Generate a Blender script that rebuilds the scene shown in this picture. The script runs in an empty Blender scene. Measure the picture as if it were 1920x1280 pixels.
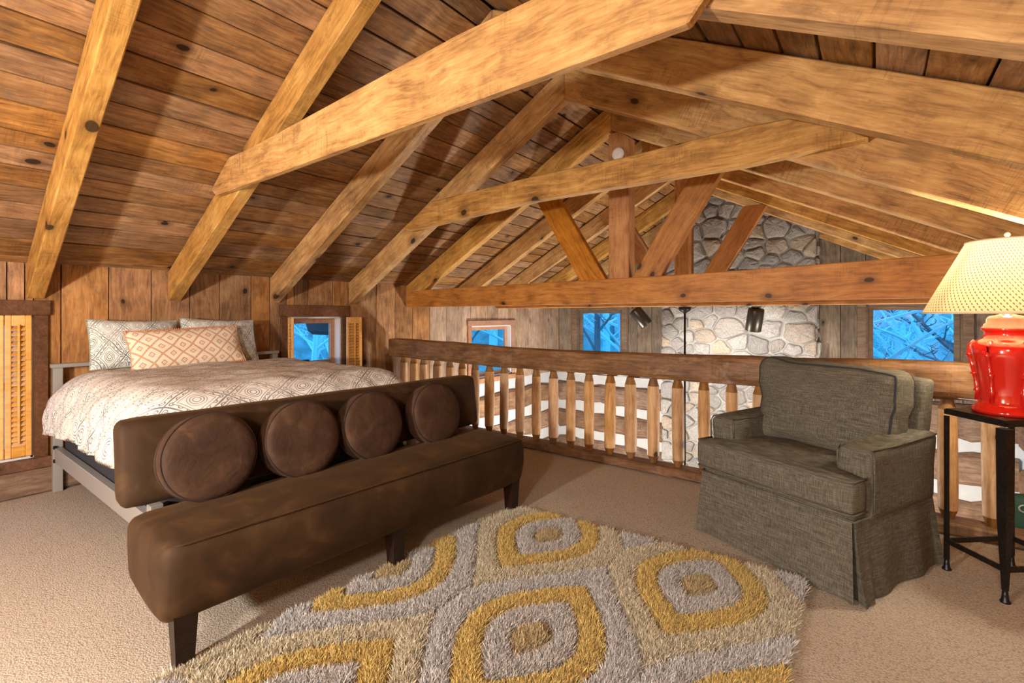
import bpy, bmesh, math, random
import numpy as np
from mathutils import Matrix, Vector, noise as mnoise

scn = bpy.context.scene
COL = scn.collection
RND = random.Random(11)
PI = math.pi

# ---------------------------------------------------------------- camera
cam_d = bpy.data.cameras.new('camera')
cam = bpy.data.objects.new('camera', cam_d)
COL.objects.link(cam)
cam.location = (0, 0, 1.2)
cam.rotation_euler = (PI / 2, 0, math.radians(37.1))
cam_d.sensor_width = 36.0
cam_d.lens = 36.0 * 905.0 / 1920.0
cam_d.shift_y = -52.0 / 1920.0
cam_d.clip_start = 0.03
scn.camera = cam

# ---------------------------------------------------------------- world, exposure
world = bpy.data.worlds.new('world')
scn.world = world
world.use_nodes = True
bg = world.node_tree.nodes['Background']
bg.inputs[0].default_value = (0.05, 0.41, 0.88, 1)
bg.inputs[1].default_value = 2.1
scn.view_settings.view_transform = 'Standard'
scn.view_settings.look = 'None'
scn.view_settings.gamma = 1.0
scn.view_settings.use_curve_mapping = False
scn.view_settings.exposure = 0.9


def light(name, kind, loc, power, color, radius=0.05, target=None, **kw):
    d = bpy.data.lights.new(name, kind)
    d.energy = power
    d.color = color
    if kind != 'AREA':
        d.shadow_soft_size = radius
    for k, v in kw.items():
        setattr(d, k, v)
    o = bpy.data.objects.new(name, d)
    COL.objects.link(o)
    o.location = loc
    if target is not None:
        o.rotation_euler = (Vector(target) - Vector(loc)).to_track_quat('-Z', 'Y').to_euler()
    return o


# loft lamp behind the camera, then added fill lights overhead and in the hall
light('reading_lamp_light', 'POINT', (-1.6, -1.45, 1.20), 215, (1.0, 0.955, 0.89), 0.075)
light('overhead_fill_light', 'POINT', (-0.1, -1.55, 1.95), 118, (1.0, 0.965, 0.92), 0.16)  # added unseen fill from above, brightens floor and furniture
light('hall_fill_light', 'POINT', (-2.9, 5.3, -0.7), 130, (1.0, 0.97, 0.92), 0.12)  # added fill to brighten the hall, no fixture here
light('hall_fill_light', 'POINT', (0.2, 5.3, -0.7), 110, (1.0, 0.97, 0.92), 0.12)  # second added hall fill, likewise without a fixture


# ---------------------------------------------------------------- node helpers
class V:
    """a socket with arithmetic"""
    nt = None

    def __init__(self, s):
        self.s = s

    def _m(self, op, *others):
        n = V.nt.nodes.new('ShaderNodeMath')
        n.operation = op
        for i, x in enumerate((self,) + others):
            if isinstance(x, V):
                V.nt.links.new(x.s, n.inputs[i])
            else:
                n.inputs[i].default_value = x
        return V(n.outputs[0])

    def __add__(self, o): return self._m('ADD', o)
    def __sub__(self, o): return self._m('SUBTRACT', o)
    def __mul__(self, o): return self._m('MULTIPLY', o)
    def __truediv__(self, o): return self._m('DIVIDE', o)
    def abs(self): return self._m('ABSOLUTE')
    def fract(self): return self._m('FRACT')
    def floor(self): return self._m('FLOOR')
    def sin(self): return self._m('SINE')
    def sqrt(self): return self._m('SQRT')
    def min(self, o): return self._m('MINIMUM', o)
    def max(self, o): return self._m('MAXIMUM', o)
    def lt(self, o): return self._m('LESS_THAN', o)
    def gt(self, o): return self._m('GREATER_THAN', o)
    def near(self, c, e): return (self - c).abs().lt(e)


MATS = {}


class Mat:
    def __init__(self, name, rough=0.6, spec=0.35, metal=0.0):
        m = bpy.data.materials.new(name)
        m.use_nodes = True
        self.m = m
        self.nt = m.node_tree
        self.nt.nodes.clear()
        self.out = self.nt.nodes.new('ShaderNodeOutputMaterial')
        self.b = self.nt.nodes.new('ShaderNodeBsdfPrincipled')
        self.nt.links.new(self.b.outputs[0], self.out.inputs[0])
        self.b.inputs['Roughness'].default_value = rough
        self.b.inputs['Specular IOR Level'].default_value = spec
        self.b.inputs['Metallic'].default_value = metal
        V.nt = self.nt
        MATS[name] = m

    def node(self, t, **kw):
        n = self.nt.nodes.new(t)
        for k, v in kw.items():
            setattr(n, k, v)
        return n

    def link(self, a, b):
        self.nt.links.new(a.s if isinstance(a, V) else a, b)

    def coords(self, kind='Object', scale=(1, 1, 1), rnd=0.0):
        tc = self.node('ShaderNodeTexCoord')
        mp = self.node('ShaderNodeMapping')
        mp.inputs['Scale'].default_value = scale
        self.link(tc.outputs[kind], mp.inputs['Vector'])
        out = mp.outputs[0]
        if rnd:
            oi = self.node('ShaderNodeObjectInfo')
            cx = self.node('ShaderNodeCombineXYZ')
            r = V(oi.outputs['Random'])
            self.link(r * 37.0 * rnd, cx.inputs[0])
            self.link(r * 91.0 * rnd, cx.inputs[1])
            self.link(r * 53.0 * rnd, cx.inputs[2])
            va = self.node('ShaderNodeVectorMath', operation='ADD')
            self.link(out, va.inputs[0])
            self.link(cx.outputs[0], va.inputs[1])
            out = va.outputs[0]
        return out

    def vscale(self, vec, s):
        mp = self.node('ShaderNodeMapping')
        mp.inputs['Scale'].default_value = s
        self.link(vec, mp.inputs['Vector'])
        return mp.outputs[0]

    def noise(self, vec, scale=5, detail=4, rough=0.6, dist=0.0):
        n = self.node('ShaderNodeTexNoise')
        n.inputs['Scale'].default_value = scale
        n.inputs['Detail'].default_value = detail
        n.inputs['Roughness'].default_value = rough
        n.inputs['Distortion'].default_value = dist
        self.link(vec, n.inputs['Vector'])
        return V(n.outputs[0])

    def voronoi(self, vec, scale=5, feature='F1', out='Distance', rand=1.0):
        n = self.node('ShaderNodeTexVoronoi', feature=feature)
        n.inputs['Scale'].default_value = scale
        n.inputs['Randomness'].default_value = rand
        self.link(vec, n.inputs['Vector'])
        return V(n.outputs[out])

    def ramp(self, fac, stops, interp='LINEAR'):
        n = self.node('ShaderNodeValToRGB')
        cr = n.color_ramp
        cr.interpolation = interp
        while len(cr.elements) < len(stops):
            cr.elements.new(0.5)
        for e, (p, c) in zip(cr.elements, stops):
            e.position = p
            e.color = (*c, 1) if len(c) == 3 else c
        self.link(fac, n.inputs[0])
        return n.outputs[0]

    def mix(self, fac, a, b, mode='MIX'):
        n = self.node('ShaderNodeMix', data_type='RGBA', blend_type=mode)
        for sock, x in ((n.inputs[0], fac), (n.inputs[6], a), (n.inputs[7], b)):
            if isinstance(x, V):
                self.link(x, sock)
            elif isinstance(x, (int, float)):
                sock.default_value = x
            elif isinstance(x, tuple):
                sock.default_value = (*x, 1)
            else:
                self.link(x, sock)
        return n.outputs[2]

    def hsv(self, col, val=None, sat=None):
        n = self.node('ShaderNodeHueSaturation')
        self.link(col, n.inputs['Color'])
        if val is not None:
            if isinstance(val, V): self.link(val, n.inputs['Value'])
            else: n.inputs['Value'].default_value = val
        if sat is not None:
            if isinstance(sat, V): self.link(sat, n.inputs['Saturation'])
            else: n.inputs['Saturation'].default_value = sat
        return n.outputs[0]

    def rand(self):
        return V(self.node('ShaderNodeObjectInfo').outputs['Random'])

    def color(self, c):
        if isinstance(c, tuple):
            self.b.inputs['Base Color'].default_value = (*c, 1)
        else:
            self.link(c, self.b.inputs['Base Color'])

    def bump(self, h, strength=0.3, dist=0.01):
        n = self.node('ShaderNodeBump')
        n.inputs['Strength'].default_value = strength
        n.inputs['Distance'].default_value = dist
        self.link(h, n.inputs['Height'])
        self.link(n.outputs[0], self.b.inputs['Normal'])


def srgb(r, g, b):
    def f(v):
        v /= 255.0
        return v / 12.92 if v <= 0.04045 else ((v + 0.055) / 1.055) ** 2.4
    return (f(r), f(g), f(b))


def wood(name, dark, mid, lite, rough=0.55, knots=True, vary=0.25, saw=0.5, grey=None, grain=1.0, kf=1.0):
    m = Mat(name, rough, 0.3)
    v = m.coords('Object', (1, 1, 1), 1.0)
    warp = m.node('ShaderNodeTexNoise')
    warp.inputs['Scale'].default_value = 2.6
    warp.inputs['Detail'].default_value = 2
    m.link(v, warp.inputs['Vector'])
    vm = m.node('ShaderNodeVectorMath', operation='SCALE')
    m.link(warp.outputs['Color'], vm.inputs[0])
    vm.inputs['Scale'].default_value = 0.10
    va = m.node('ShaderNodeVectorMath', operation='ADD')
    m.link(v, va.inputs[0])
    m.link(vm.outputs[0], va.inputs[1])
    wv = va.outputs[0]
    g = m.noise(m.vscale(wv, (2.2 * grain, 26 * grain, 26 * grain)), 1.6, 6, 0.66, 0.4)
    fine = m.noise(m.vscale(v, (9, 170, 170)), 1.0, 3, 0.6)
    blot = m.noise(v, 4.2, 4, 0.6)
    f = g * 0.55 + blot * 0.40 + fine * 0.22 - 0.08
    col = m.ramp(f, [(0.33, dark), (0.52, mid), (0.70, lite)])
    if grey is not None:
        st = m.noise(m.vscale(v, (3.2, 5, 5)), 2.1, 5, 0.75)
        k = m.ramp(st, [(0.55, (0, 0, 0)), (0.70, (0.8, 0.8, 0.8))])
        col = m.mix(V(k), col, grey)
    # saw-mark streaks across the grain
    sw = m.noise(m.vscale(v, (120, 9, 9)), 1.0, 3, 0.6)
    patch = m.noise(v, 3.2, 3)
    pm = m.ramp(patch, [(0.50, (0, 0, 0)), (0.64, (1, 1, 1))])
    dk = m.ramp(sw, [(0.50, (0, 0, 0)), (0.66, (1, 1, 1))])
    col = m.mix(V(dk) * V(pm) * 0.6 * saw, col, tuple(c * 0.30 for c in dark))
    if knots:
        kd = m.voronoi(m.vscale(wv, (3.2 * kf, 4.4 * kf, 4.4 * kf)), 1.0)
        halo = m.ramp(kd, [(0.09, (0.75, 0.75, 0.75)), (0.22, (0, 0, 0))])
        core = m.ramp(kd, [(0.078, (1, 1, 1)), (0.092, (0, 0, 0))])
        col = m.mix(V(halo) * 0.7, col, tuple(c * 0.6 for c in dark))
        col = m.mix(V(core) * 0.9, col, tuple(c * 0.16 for c in dark))
    r = m.rand()
    col = m.hsv(col, r * (2 * vary) + (1 - vary), (r * 7.0).fract() * 0.2 + 0.88)
    m.color(col)
    m.bump(g * 0.5 + sw * 0.7 * saw + fine * 0.5, 0.45, 0.004)
    return m.m


def plain(name, c, rough=0.5, metal=0.0, spec=0.4, vary=0.0, nscale=30, bump=0.0):
    m = Mat(name, rough, spec, metal)
    v = m.coords('Object', (1, 1, 1), 0.3)
    n = m.noise(v, nscale, 3)
    col = m.mix(n, tuple(x * (1 - vary) for x in c), tuple(min(1, x * (1 + vary)) for x in c))
    m.color(col)
    if bump:
        m.bump(n, bump, 0.003)
    return m.m


wood('rafter_pine', srgb(122, 82, 36), srgb(190, 142, 74), srgb(222, 180, 108), 0.6, vary=0.10, grey=srgb(140, 102, 58), saw=0.7, kf=0.75)
wood('truss_pine', srgb(122, 75, 32), srgb(180, 121, 58), srgb(206, 151, 82), 0.5, vary=0.10, saw=0.4, kf=0.95)
wood('roof_board', srgb(76, 51, 29), srgb(144, 103, 61), srgb(186, 142, 92), 0.65, vary=0.24, grey=srgb(112, 88, 66), saw=0.45)
wood('wall_plank', srgb(84, 55, 31), srgb(156, 111, 67), srgb(194, 148, 96), 0.6, vary=0.20, grey=srgb(108, 80, 60), saw=0.3)
wood('hall_plank', srgb(76, 64, 52), srgb(124, 108, 90), srgb(154, 136, 114), 0.65, vary=0.2, saw=0.3)
wood('hall_side_plank_lit', srgb(110, 88, 70), srgb(174, 146, 120), srgb(206, 180, 152), 0.65, vary=0.2, saw=0.3)  # beige planks, tone raised to paint window light into the colour
wood('log_wood', srgb(78, 56, 42), srgb(130, 100, 76), srgb(168, 138, 108), 0.75, knots=False, vary=0.2, saw=0.8)
wood('rail_wood', srgb(70, 46, 26), srgb(124, 88, 54), srgb(160, 122, 80), 0.5, knots=False, vary=0.08, grey=srgb(146, 122, 98), saw=0.5)
wood('baluster_wood', srgb(146, 102, 58), srgb(200, 158, 108), srgb(226, 190, 142), 0.55, vary=0.10, saw=0.2)
wood('baluster_tip_wood', srgb(94, 62, 28), srgb(140, 98, 48), srgb(164, 120, 64), 0.6, knots=False, vary=0.1, saw=0.2)
wood('dark_trim', srgb(62, 40, 24), srgb(98, 64, 38), srgb(126, 86, 54), 0.6, vary=0.15, saw=0.3)
wood('shutter_wood', srgb(196, 140, 70), srgb(222, 168, 96), srgb(236, 188, 118), 0.45, knots=False, vary=0.05, saw=0.0)
wood('sash_wood', srgb(150, 104, 74), srgb(178, 130, 98), srgb(196, 152, 118), 0.5, knots=False, vary=0.08, saw=0.1)
wood('gable_trim', srgb(78, 62, 48), srgb(118, 96, 76), srgb(146, 122, 98), 0.6, knots=False, vary=0.1, saw=0.2)
wood('dark_leg', srgb(22, 12, 8), srgb(36, 20, 14), srgb(50, 30, 20), 0.35, knots=False, vary=0.05, saw=0.0)
plain('gap_dark', srgb(28, 18, 12), 0.9)
plain('chinking', srgb(196, 196, 194), 0.9, vary=0.12, nscale=14, bump=0.5)
plain('mortar', srgb(150, 146, 138), 0.95, vary=0.15, nscale=40, bump=0.5)
plain('plaster_dark', srgb(74, 54, 38), 0.9)
plain('silver_metal', srgb(158, 156, 152), 0.4, metal=0.25, vary=0.03)
plain('black_plastic', srgb(16, 16, 18), 0.4)
plain('box_fabric', srgb(46, 47, 52), 0.9, vary=0.1, nscale=300)
plain('white_plastic', srgb(232, 228, 222), 0.4)
plain('white_paint', srgb(214, 208, 204), 0.5)
plain('spot_metal', srgb(70, 64, 56), 0.35, metal=0.7)
plain('bronze', srgb(38, 30, 28), 0.4, metal=0.5)
plain('bag_green', srgb(26, 62, 44), 0.7, vary=0.15, nscale=80)
plain('sheet_white', srgb(225, 222, 216), 0.8)
plain('brass', srgb(190, 160, 100), 0.3, metal=0.9)
plain('bark_pale', (0.90, 0.92, 0.90), 0.9, vary=0.2, nscale=6)
plain('bark_dark', (0.16, 0.17, 0.18), 0.9, vary=0.3, nscale=6)
plain('hill_ground', (0.24, 0.29, 0.28), 1.0, vary=0.8, nscale=2.5)
plain('roof_shingle', (0.05, 0.05, 0.055), 0.9, vary=0.2)


def carpet_mat():
    m = Mat('carpet', 0.95, 0.1)
    v = m.coords('Object')
    big = m.noise(v, 1.3, 3)
    vo = m.voronoi(v, 170)
    c = m.mix(big, srgb(194, 181, 164), srgb(214, 202, 186))
    c = m.mix(vo, c, srgb(152, 138, 121))
    m.color(c)
    m.bump(vo * -1.0, 0.5, 0.005)
    return m.m


def velvet_mat():
    m = Mat('brown_velvet', 0.75, 0.25)
    v = m.coords('Object')
    n = m.noise(v, 6, 4, 0.6, 0.6)
    c = m.ramp(n, [(0.3, srgb(44, 29, 15)), (0.55, srgb(60, 41, 22)), (0.75, srgb(82, 60, 34))])
    m.color(c)
    m.b.inputs['Sheen Weight'].default_value = 0.15
    m.b.inputs['Sheen Roughness'].default_value = 0.4
    m.b.inputs['Sheen Tint'].default_value = (*srgb(170, 130, 90), 1)
    m.bump(m.noise(v, 220, 2), 0.1, 0.002)
    return m.m


def velvet2_mat():
    m = Mat('cushion_velvet', 0.75, 0.25)
    v = m.coords('Object', (1, 1, 1), 0.4)
    n = m.noise(v, 7, 4, 0.6, 0.6)
    c = m.ramp(n, [(0.3, srgb(50, 33, 23)), (0.55, srgb(68, 47, 33)), (0.75, srgb(88, 64, 46))])
    m.color(c)
    m.b.inputs['Sheen Weight'].default_value = 0.15
    m.b.inputs['Sheen Tint'].default_value = (*srgb(170, 130, 100), 1)
    # gathers running in from the welt
    sep = m.node('ShaderNodeSeparateXYZ')
    m.link(v, sep.inputs[0])
    m.bump(m.noise(v, 14, 3, 0.5, 1.2), 0.35, 0.012)
    return m.m


def linen_mat():
    m = Mat('grey_linen', 0.85, 0.2)
    v = m.coords('Object')
    a = m.noise(m.vscale(v, (14, 14, 420)), 1, 3, 0.6)
    b = m.noise(m.vscale(v, (420, 420, 14)), 1, 3, 0.6)
    c = m.ramp((a + b) * 0.5, [(0.36, srgb(60, 57, 49)), (0.5, srgb(92, 88, 77)), (0.64, srgb(124, 120, 107))])
    m.color(c)
    wr = m.noise(v, 7, 3, 0.5, 0.8)
    m.bump((a + b) * 0.25 + wr * 0.9, 0.35, 0.012)
    return m.m


def duvet_mat(name, period, line, base, tint):
    m = Mat(name, 0.9, 0.1)
    uv = m.node('ShaderNodeUVMap')
    sep = m.node('ShaderNodeSeparateXYZ')
    m.link(uv.outputs[0], sep.inputs[0])
    V.nt = m.nt
    u, v = V(sep.outputs[0]), V(sep.outputs[1])
    a = (u / period + v / (period * 1.35))
    b = (u / period - v / (period * 1.35))
    cx, cy = a.fract() - 0.5, b.fract() - 0.5
    mm = cx.abs().max(cy.abs())
    d = (cx * cx + cy * cy).sqrt()
    fx, fy = ((a * 4.0).fract() - 0.5), ((b * 4.0).fract() - 0.5)
    dd = (fx * fx + fy * fy).sqrt()
    band = mm.gt(0.375)
    ln = (mm.near(0.488, 0.012).max(mm.near(0.375, 0.012)).max(d.near(0.09, 0.014))
          .max(d.near(0.16, 0.014)).max(d.near(0.225, 0.010)).max(mm.near(0.30, 0.010))
          .max(band * dd.near(0.24, 0.06)))
    oc = m.coords('Object')
    wear = m.noise(oc, 5, 3)
    wm = m.ramp(wear, [(0.30, (0.45, 0.45, 0.45)), (0.55, (1, 1, 1))])
    basec = m.mix(m.noise(oc, 2.2, 2), base, tint)
    m.color(m.mix(ln * V(wm) * 0.85, basec, line))
    m.bump(m.noise(oc, 9, 3, 0.5, 0.7), 0.25, 0.012)
    return m.m


def lumbar_mat():
    m = Mat('lumbar_weave', 0.95, 0.1)
    uv = m.node('ShaderNodeUVMap')
    sep = m.node('ShaderNodeSeparateXYZ')
    m.link(uv.outputs[0], sep.inputs[0])
    V.nt = m.nt
    u, v = V(sep.outputs[0]), V(sep.outputs[1])
    p = 0.125
    a, b = (u + v * 1.05) / p, (u - v * 1.05) / p
    cx, cy = a.fract() - 0.5, b.fract() - 0.5
    mm = cx.abs().max(cy.abs())
    inner = mm.near(0.14, 0.04).max(mm.lt(0.035))
    ln = mm.gt(0.435).max(inner)
    oc = m.coords('Object')
    rag = m.noise(oc, 120, 2)
    base = m.mix(m.noise(oc, 3, 2), srgb(238, 228, 208), srgb(232, 214, 194))
    fac = ln * (rag * 0.9 + 0.35).min(1.0)
    m.color(m.mix(fac, base, srgb(194, 142, 98)))
    m.bump(rag * 0.4 + ln * 0.8, 0.6, 0.006)
    return m.m


def red_mat():
    m = Mat('red_ceramic', 0.12, 0.6)
    m.color(m.mix(m.noise(m.coords('Object'), 6, 2), srgb(188, 22, 14), srgb(206, 36, 22)))
    m.b.inputs['Coat Weight'].default_value = 0.6
    m.b.inputs['Coat Roughness'].default_value = 0.06
    return m.m


def shade_mat():
    m = Mat('woven_shade', 0.8, 0.1)
    uv = m.node('ShaderNodeUVMap')
    sep = m.node('ShaderNodeSeparateXYZ')
    m.link(uv.outputs[0], sep.inputs[0])
    V.nt = m.nt
    u, v = V(sep.outputs[0]), V(sep.outputs[1])
    a, b = (u * 1.0 + v * 0.5) / 0.014, (u * 1.0 - v * 0.5) / 0.014
    ln = (a.fract() - 0.5).abs().gt(0.36) * (b.fract() - 0.5).abs().gt(0.2)
    col = m.mix(ln, srgb(236, 218, 168), srgb(140, 110, 62))
    m.color(col)
    tr = m.node('ShaderNodeBsdfTranslucent')
    m.link(col, tr.inputs['Color'])
    ms = m.node('ShaderNodeMixShader')
    ms.inputs[0].default_value = 0.16
    m.link(m.b.outputs[0], ms.inputs[1])
    m.link(tr.outputs[0], ms.inputs[2])
    m.link(ms.outputs[0], m.out.inputs[0])
    return m.m


def iron_mat():
    m = Mat('hammered_iron', 0.35, 0.5, 0.75)
    v = m.coords('Object')
    n = m.voronoi(v, 70)
    m.color(m.mix(m.noise(v, 9, 3), srgb(26, 24, 24), srgb(70, 62, 56)))
    m.bump(n, 0.5, 0.004)
    return m.m


def stone_mat():
    m = Mat('field_stone', 0.85, 0.2)
    v = m.coords('Object', (1, 1, 1), 1.0)
    r = m.rand()
    c = m.ramp(r, [(0.0, srgb(128, 124, 120)), (0.2, srgb(168, 164, 158)), (0.4, srgb(192, 186, 176)),
                   (0.55, srgb(150, 146, 144)), (0.68, srgb(194, 174, 146)), (0.82, srgb(170, 150, 128)),
                   (0.92, srgb(136, 128, 124)), (1.0, srgb(186, 182, 178))])
    n = m.noise(v, 9, 6, 0.7)
    sp = m.noise(v, 70, 3, 0.7)
    c = m.mix(n, c, srgb(120, 116, 112), 'MIX')
    c2 = m.ramp(sp, [(0.36, srgb(70, 66, 64)), (0.5, srgb(188, 184, 178)), (0.62, srgb(240, 236, 230))])
    c = m.mix(0.28, c, c2, 'OVERLAY')
    m.color(c)
    m.bump(n * 0.7 + sp * 0.4, 0.8, 0.02)
    return m.m


def glass_mat():
    m = Mat('window_glass', 0.02, 0.5)
    tr = m.node('ShaderNodeBsdfTransparent')
    tr.inputs[0].default_value = (0.90, 0.96, 1.0, 1)
    gl = m.node('ShaderNodeBsdfGlossy')
    gl.inputs['Roughness'].default_value = 0.03
    fr = m.node('ShaderNodeLayerWeight')
    V.nt = m.nt
    fac = V(fr.outputs['Facing'])
    fac = fac * fac * fac * fac * 0.5 + 0.03
    ms = m.node('ShaderNodeMixShader')
    m.link(fac, ms.inputs[0])
    m.link(tr.outputs[0], ms.inputs[1])
    m.link(gl.outputs[0], ms.inputs[2])
    m.link(ms.outputs[0], m.out.inputs[0])
    return m.m


def pile_mat():
    m = Mat('rug_pile', 0.75, 0.2)
    at = m.node('ShaderNodeAttribute', attribute_name='dye')
    m.color(at.outputs['Color'])
    m.b.inputs['Sheen Weight'].default_value = 0.2
    return m.m


def emit_mat(name, c, s):
    m = Mat(name)
    e = m.node('ShaderNodeEmission')
    e.inputs[0].default_value = (*c, 1)
    e.inputs[1].default_value = s
    m.link(e.outputs[0], m.out.inputs[0])


carpet_mat(); velvet_mat(); velvet2_mat(); linen_mat()
duvet_mat('duvet_print', 0.20, srgb(84, 84, 86), srgb(240, 238, 233), srgb(228, 222, 214))
duvet_mat('pillow_print', 0.17, srgb(52, 64, 68), srgb(232, 233, 226), srgb(214, 220, 218))
lumbar_mat(); red_mat(); shade_mat(); iron_mat(); stone_mat(); glass_mat(); pile_mat()
emit_mat('bulb_glow', (1.0, 0.82, 0.55), 30.0)
emit_mat('spot_glow', (1.0, 0.92, 0.8), 18.0)

# ---------------------------------------------------------------- object helpers
WM = {}
I4 = Matrix.Identity(4)


def place(o, M, parent=None):
    if parent is not None:
        o.parent = parent
        o.matrix_basis = WM[parent].inverted() @ M
    else:
        o.matrix_basis = M
    WM[o] = M


def T(x, y, z, rz=0.0):
    return Matrix.Translation((x, y, z)) @ Matrix.Rotation(rz, 4, 'Z')


def tag(o, label=None, cat=None, group=None, kind=None):
    if label: o['label'] = label
    if cat: o['category'] = cat
    if group: o['group'] = group
    if kind: o['kind'] = kind
    return o


def thing(name, M, label, cat, group=None):
    o = bpy.data.objects.new(name, None)
    o.empty_display_size = 0.05
    COL.objects.link(o)
    place(o, M)
    return tag(o, label, cat, group)


def mesh(name, verts, faces, mat, M=I4, parent=None, smooth=False, uvs=None):
    me = bpy.data.meshes.new(name)
    me.from_pydata([tuple(v) for v in verts], [], faces)
    if smooth:
        me.polygons.foreach_set('use_smooth', [True] * len(me.polygons))
    if uvs is not None:
        ul = me.uv_layers.new(name='UVMap')
        li = np.empty(len(me.loops), dtype=np.int32)
        me.loops.foreach_get('vertex_index', li)
        ul.data.foreach_set('uv', np.asarray(uvs, dtype=np.float32)[li].ravel())
    me.materials.append(MATS[mat])
    me.validate()
    me.update()
    o = bpy.data.objects.new(name, me)
    COL.objects.link(o)
    place(o, M, parent)
    return o


class MB:
    """collects geometry for one mesh"""
    def __init__(self):
        self.v, self.f = [], []

    def add(self, vs, fs, M=None):
        b = len(self.v)
        self.v += [(M @ Vector(p) if M is not None else Vector(p)) for p in vs]
        self.f += [tuple(i + b for i in f) for f in fs]
        return self

    def box(self, x0, x1, y0, y1, z0, z1, M=None):
        vs = [(x, y, z) for x in (x0, x1) for y in (y0, y1) for z in (z0, z1)]
        fs = [(0, 1, 3, 2), (4, 6, 7, 5), (0, 4, 5, 1), (2, 3, 7, 6), (0, 2, 6, 4), (1, 5, 7, 3)]
        return self.add(vs, fs, M)

    def bbox(self, x0, x1, y0, y1, z0, z1, c=0.004, M=None):
        """chamfered box"""
        bm = bmesh.new()
        bmesh.ops.create_cube(bm, size=1)
        bmesh.ops.transform(bm, verts=bm.verts, matrix=Matrix.Translation(((x0 + x1) / 2, (y0 + y1) / 2, (z0 + z1) / 2)) @ Matrix.Diagonal((x1 - x0, y1 - y0, z1 - z0, 1)))
        bmesh.ops.bevel(bm, geom=bm.edges[:], offset=c, segments=1, affect='EDGES', profile=0.5)
        bm.verts.index_update()
        vs = [v.co.copy() for v in bm.verts]
        fs = [tuple(v.index for v in f.verts) for f in bm.faces]
        bm.free()
        return self.add(vs, fs, M)

    def lathe(self, prof, n=24, M=None, cap=True, phase=0.0):
        vs, fs = [], []
        for r, z in prof:
            for k in range(n):
                a = 2 * PI * k / n + phase
                vs.append((r * math.cos(a), r * math.sin(a), z))
        for i in range(len(prof) - 1):
            for k in range(n):
                k2 = (k + 1) % n
                fs.append((i * n + k, i * n + k2, (i + 1) * n + k2, (i + 1) * n + k))
        if cap:
            fs.append(tuple(reversed(range(n))))
            fs.append(tuple((len(prof) - 1) * n + k for k in range(n)))
        return self.add(vs, fs, M)

    def tube(self, pts, rads, n=8, closed=False, M=None):
        pts = [Vector(p) for p in pts]
        if not isinstance(rads, (list, tuple)):
            rads = [rads] * len(pts)
        vs, fs = [], []
        N = len(pts)
        up = Vector((0.13, 0.21, 0.97)).normalized()
        for i, p in enumerate(pts):
            a = pts[(i - 1) % N] if (closed or i > 0) else p
            b = pts[(i + 1) % N] if (closed or i < N - 1) else p
            d = (b - a).normalized()
            s = d.cross(up)
            if s.length < 1e-3:
                s = d.cross(Vector((1, 0, 0)))
            s.normalize()
            t = s.cross(d)
            for k in range(n):
                an = 2 * PI * k / n
                vs.append(p + (s * math.cos(an) + t * math.sin(an)) * rads[i])
        R = N if closed else N - 1
        for i in range(R):
            j = (i + 1) % N
            for k in range(n):
                k2 = (k + 1) % n
                fs.append((i * n + k, i * n + k2, j * n + k2, j * n + k))
        if not closed:
            fs.append(tuple(range(n - 1, -1, -1)))
            fs.append(tuple((N - 1) * n + k for k in range(n)))
        return self.add(vs, fs, M)

    def obj(self, name, mat, M=I4, parent=None, smooth=False):
        return mesh(name, self.v, self.f, mat, M, parent, smooth)


def frame(p0, p1, up=(0, 0, 1)):
    p0, p1, up = Vector(p0), Vector(p1), Vector(up)
    X = (p1 - p0).normalized()
    Z = up - X * up.dot(X)
    if Z.length < 1e-4:
        Z = Vector((0, 1, 0)) - X * X.y
    Z.normalize()
    Y = Z.cross(X)
    M = Matrix((X, Y, Z)).transposed().to_4x4()
    M.translation = p0
    return M, (p1 - p0).length


def board(name, p0, p1, w, t, mat, parent=None, up=(0, 0, 1), c=0.003, rough=0.0, segs=1, rnd=RND):
    """chamfered board from p0 to p1: w across, t along up"""
    M, L = frame(p0, p1, up)
    a, b = w / 2, t / 2
    cs = [(-a + c, -b), (a - c, -b), (a, -b + c), (a, b - c), (a - c, b), (-a + c, b), (-a, b - c), (-a, -b + c)]
    vs, fs = [], []
    for i in range(segs + 1):
        x = L * i / segs
        dy = rnd.uniform(-rough, rough) if 0 < i < segs else 0
        dz = rnd.uniform(-rough, rough) if 0 < i < segs else 0
        sc = 1 + (rnd.uniform(-rough, rough) / max(w, 0.01) * 0.6)
        for y, z in cs:
            vs.append((x, y * sc + dy + rnd.uniform(-rough, rough) * 0.3, z * sc + dz + rnd.uniform(-rough, rough) * 0.3))
    for i in range(segs):
        for k in range(8):
            k2 = (k + 1) % 8
            fs.append((i * 8 + k, i * 8 + k2, (i + 1) * 8 + k2, (i + 1) * 8 + k))
    fs.append(tuple(range(7, -1, -1)))
    fs.append(tuple(segs * 8 + k for k in range(8)))
    return mesh(name, vs, fs, mat, M, parent)


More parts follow.
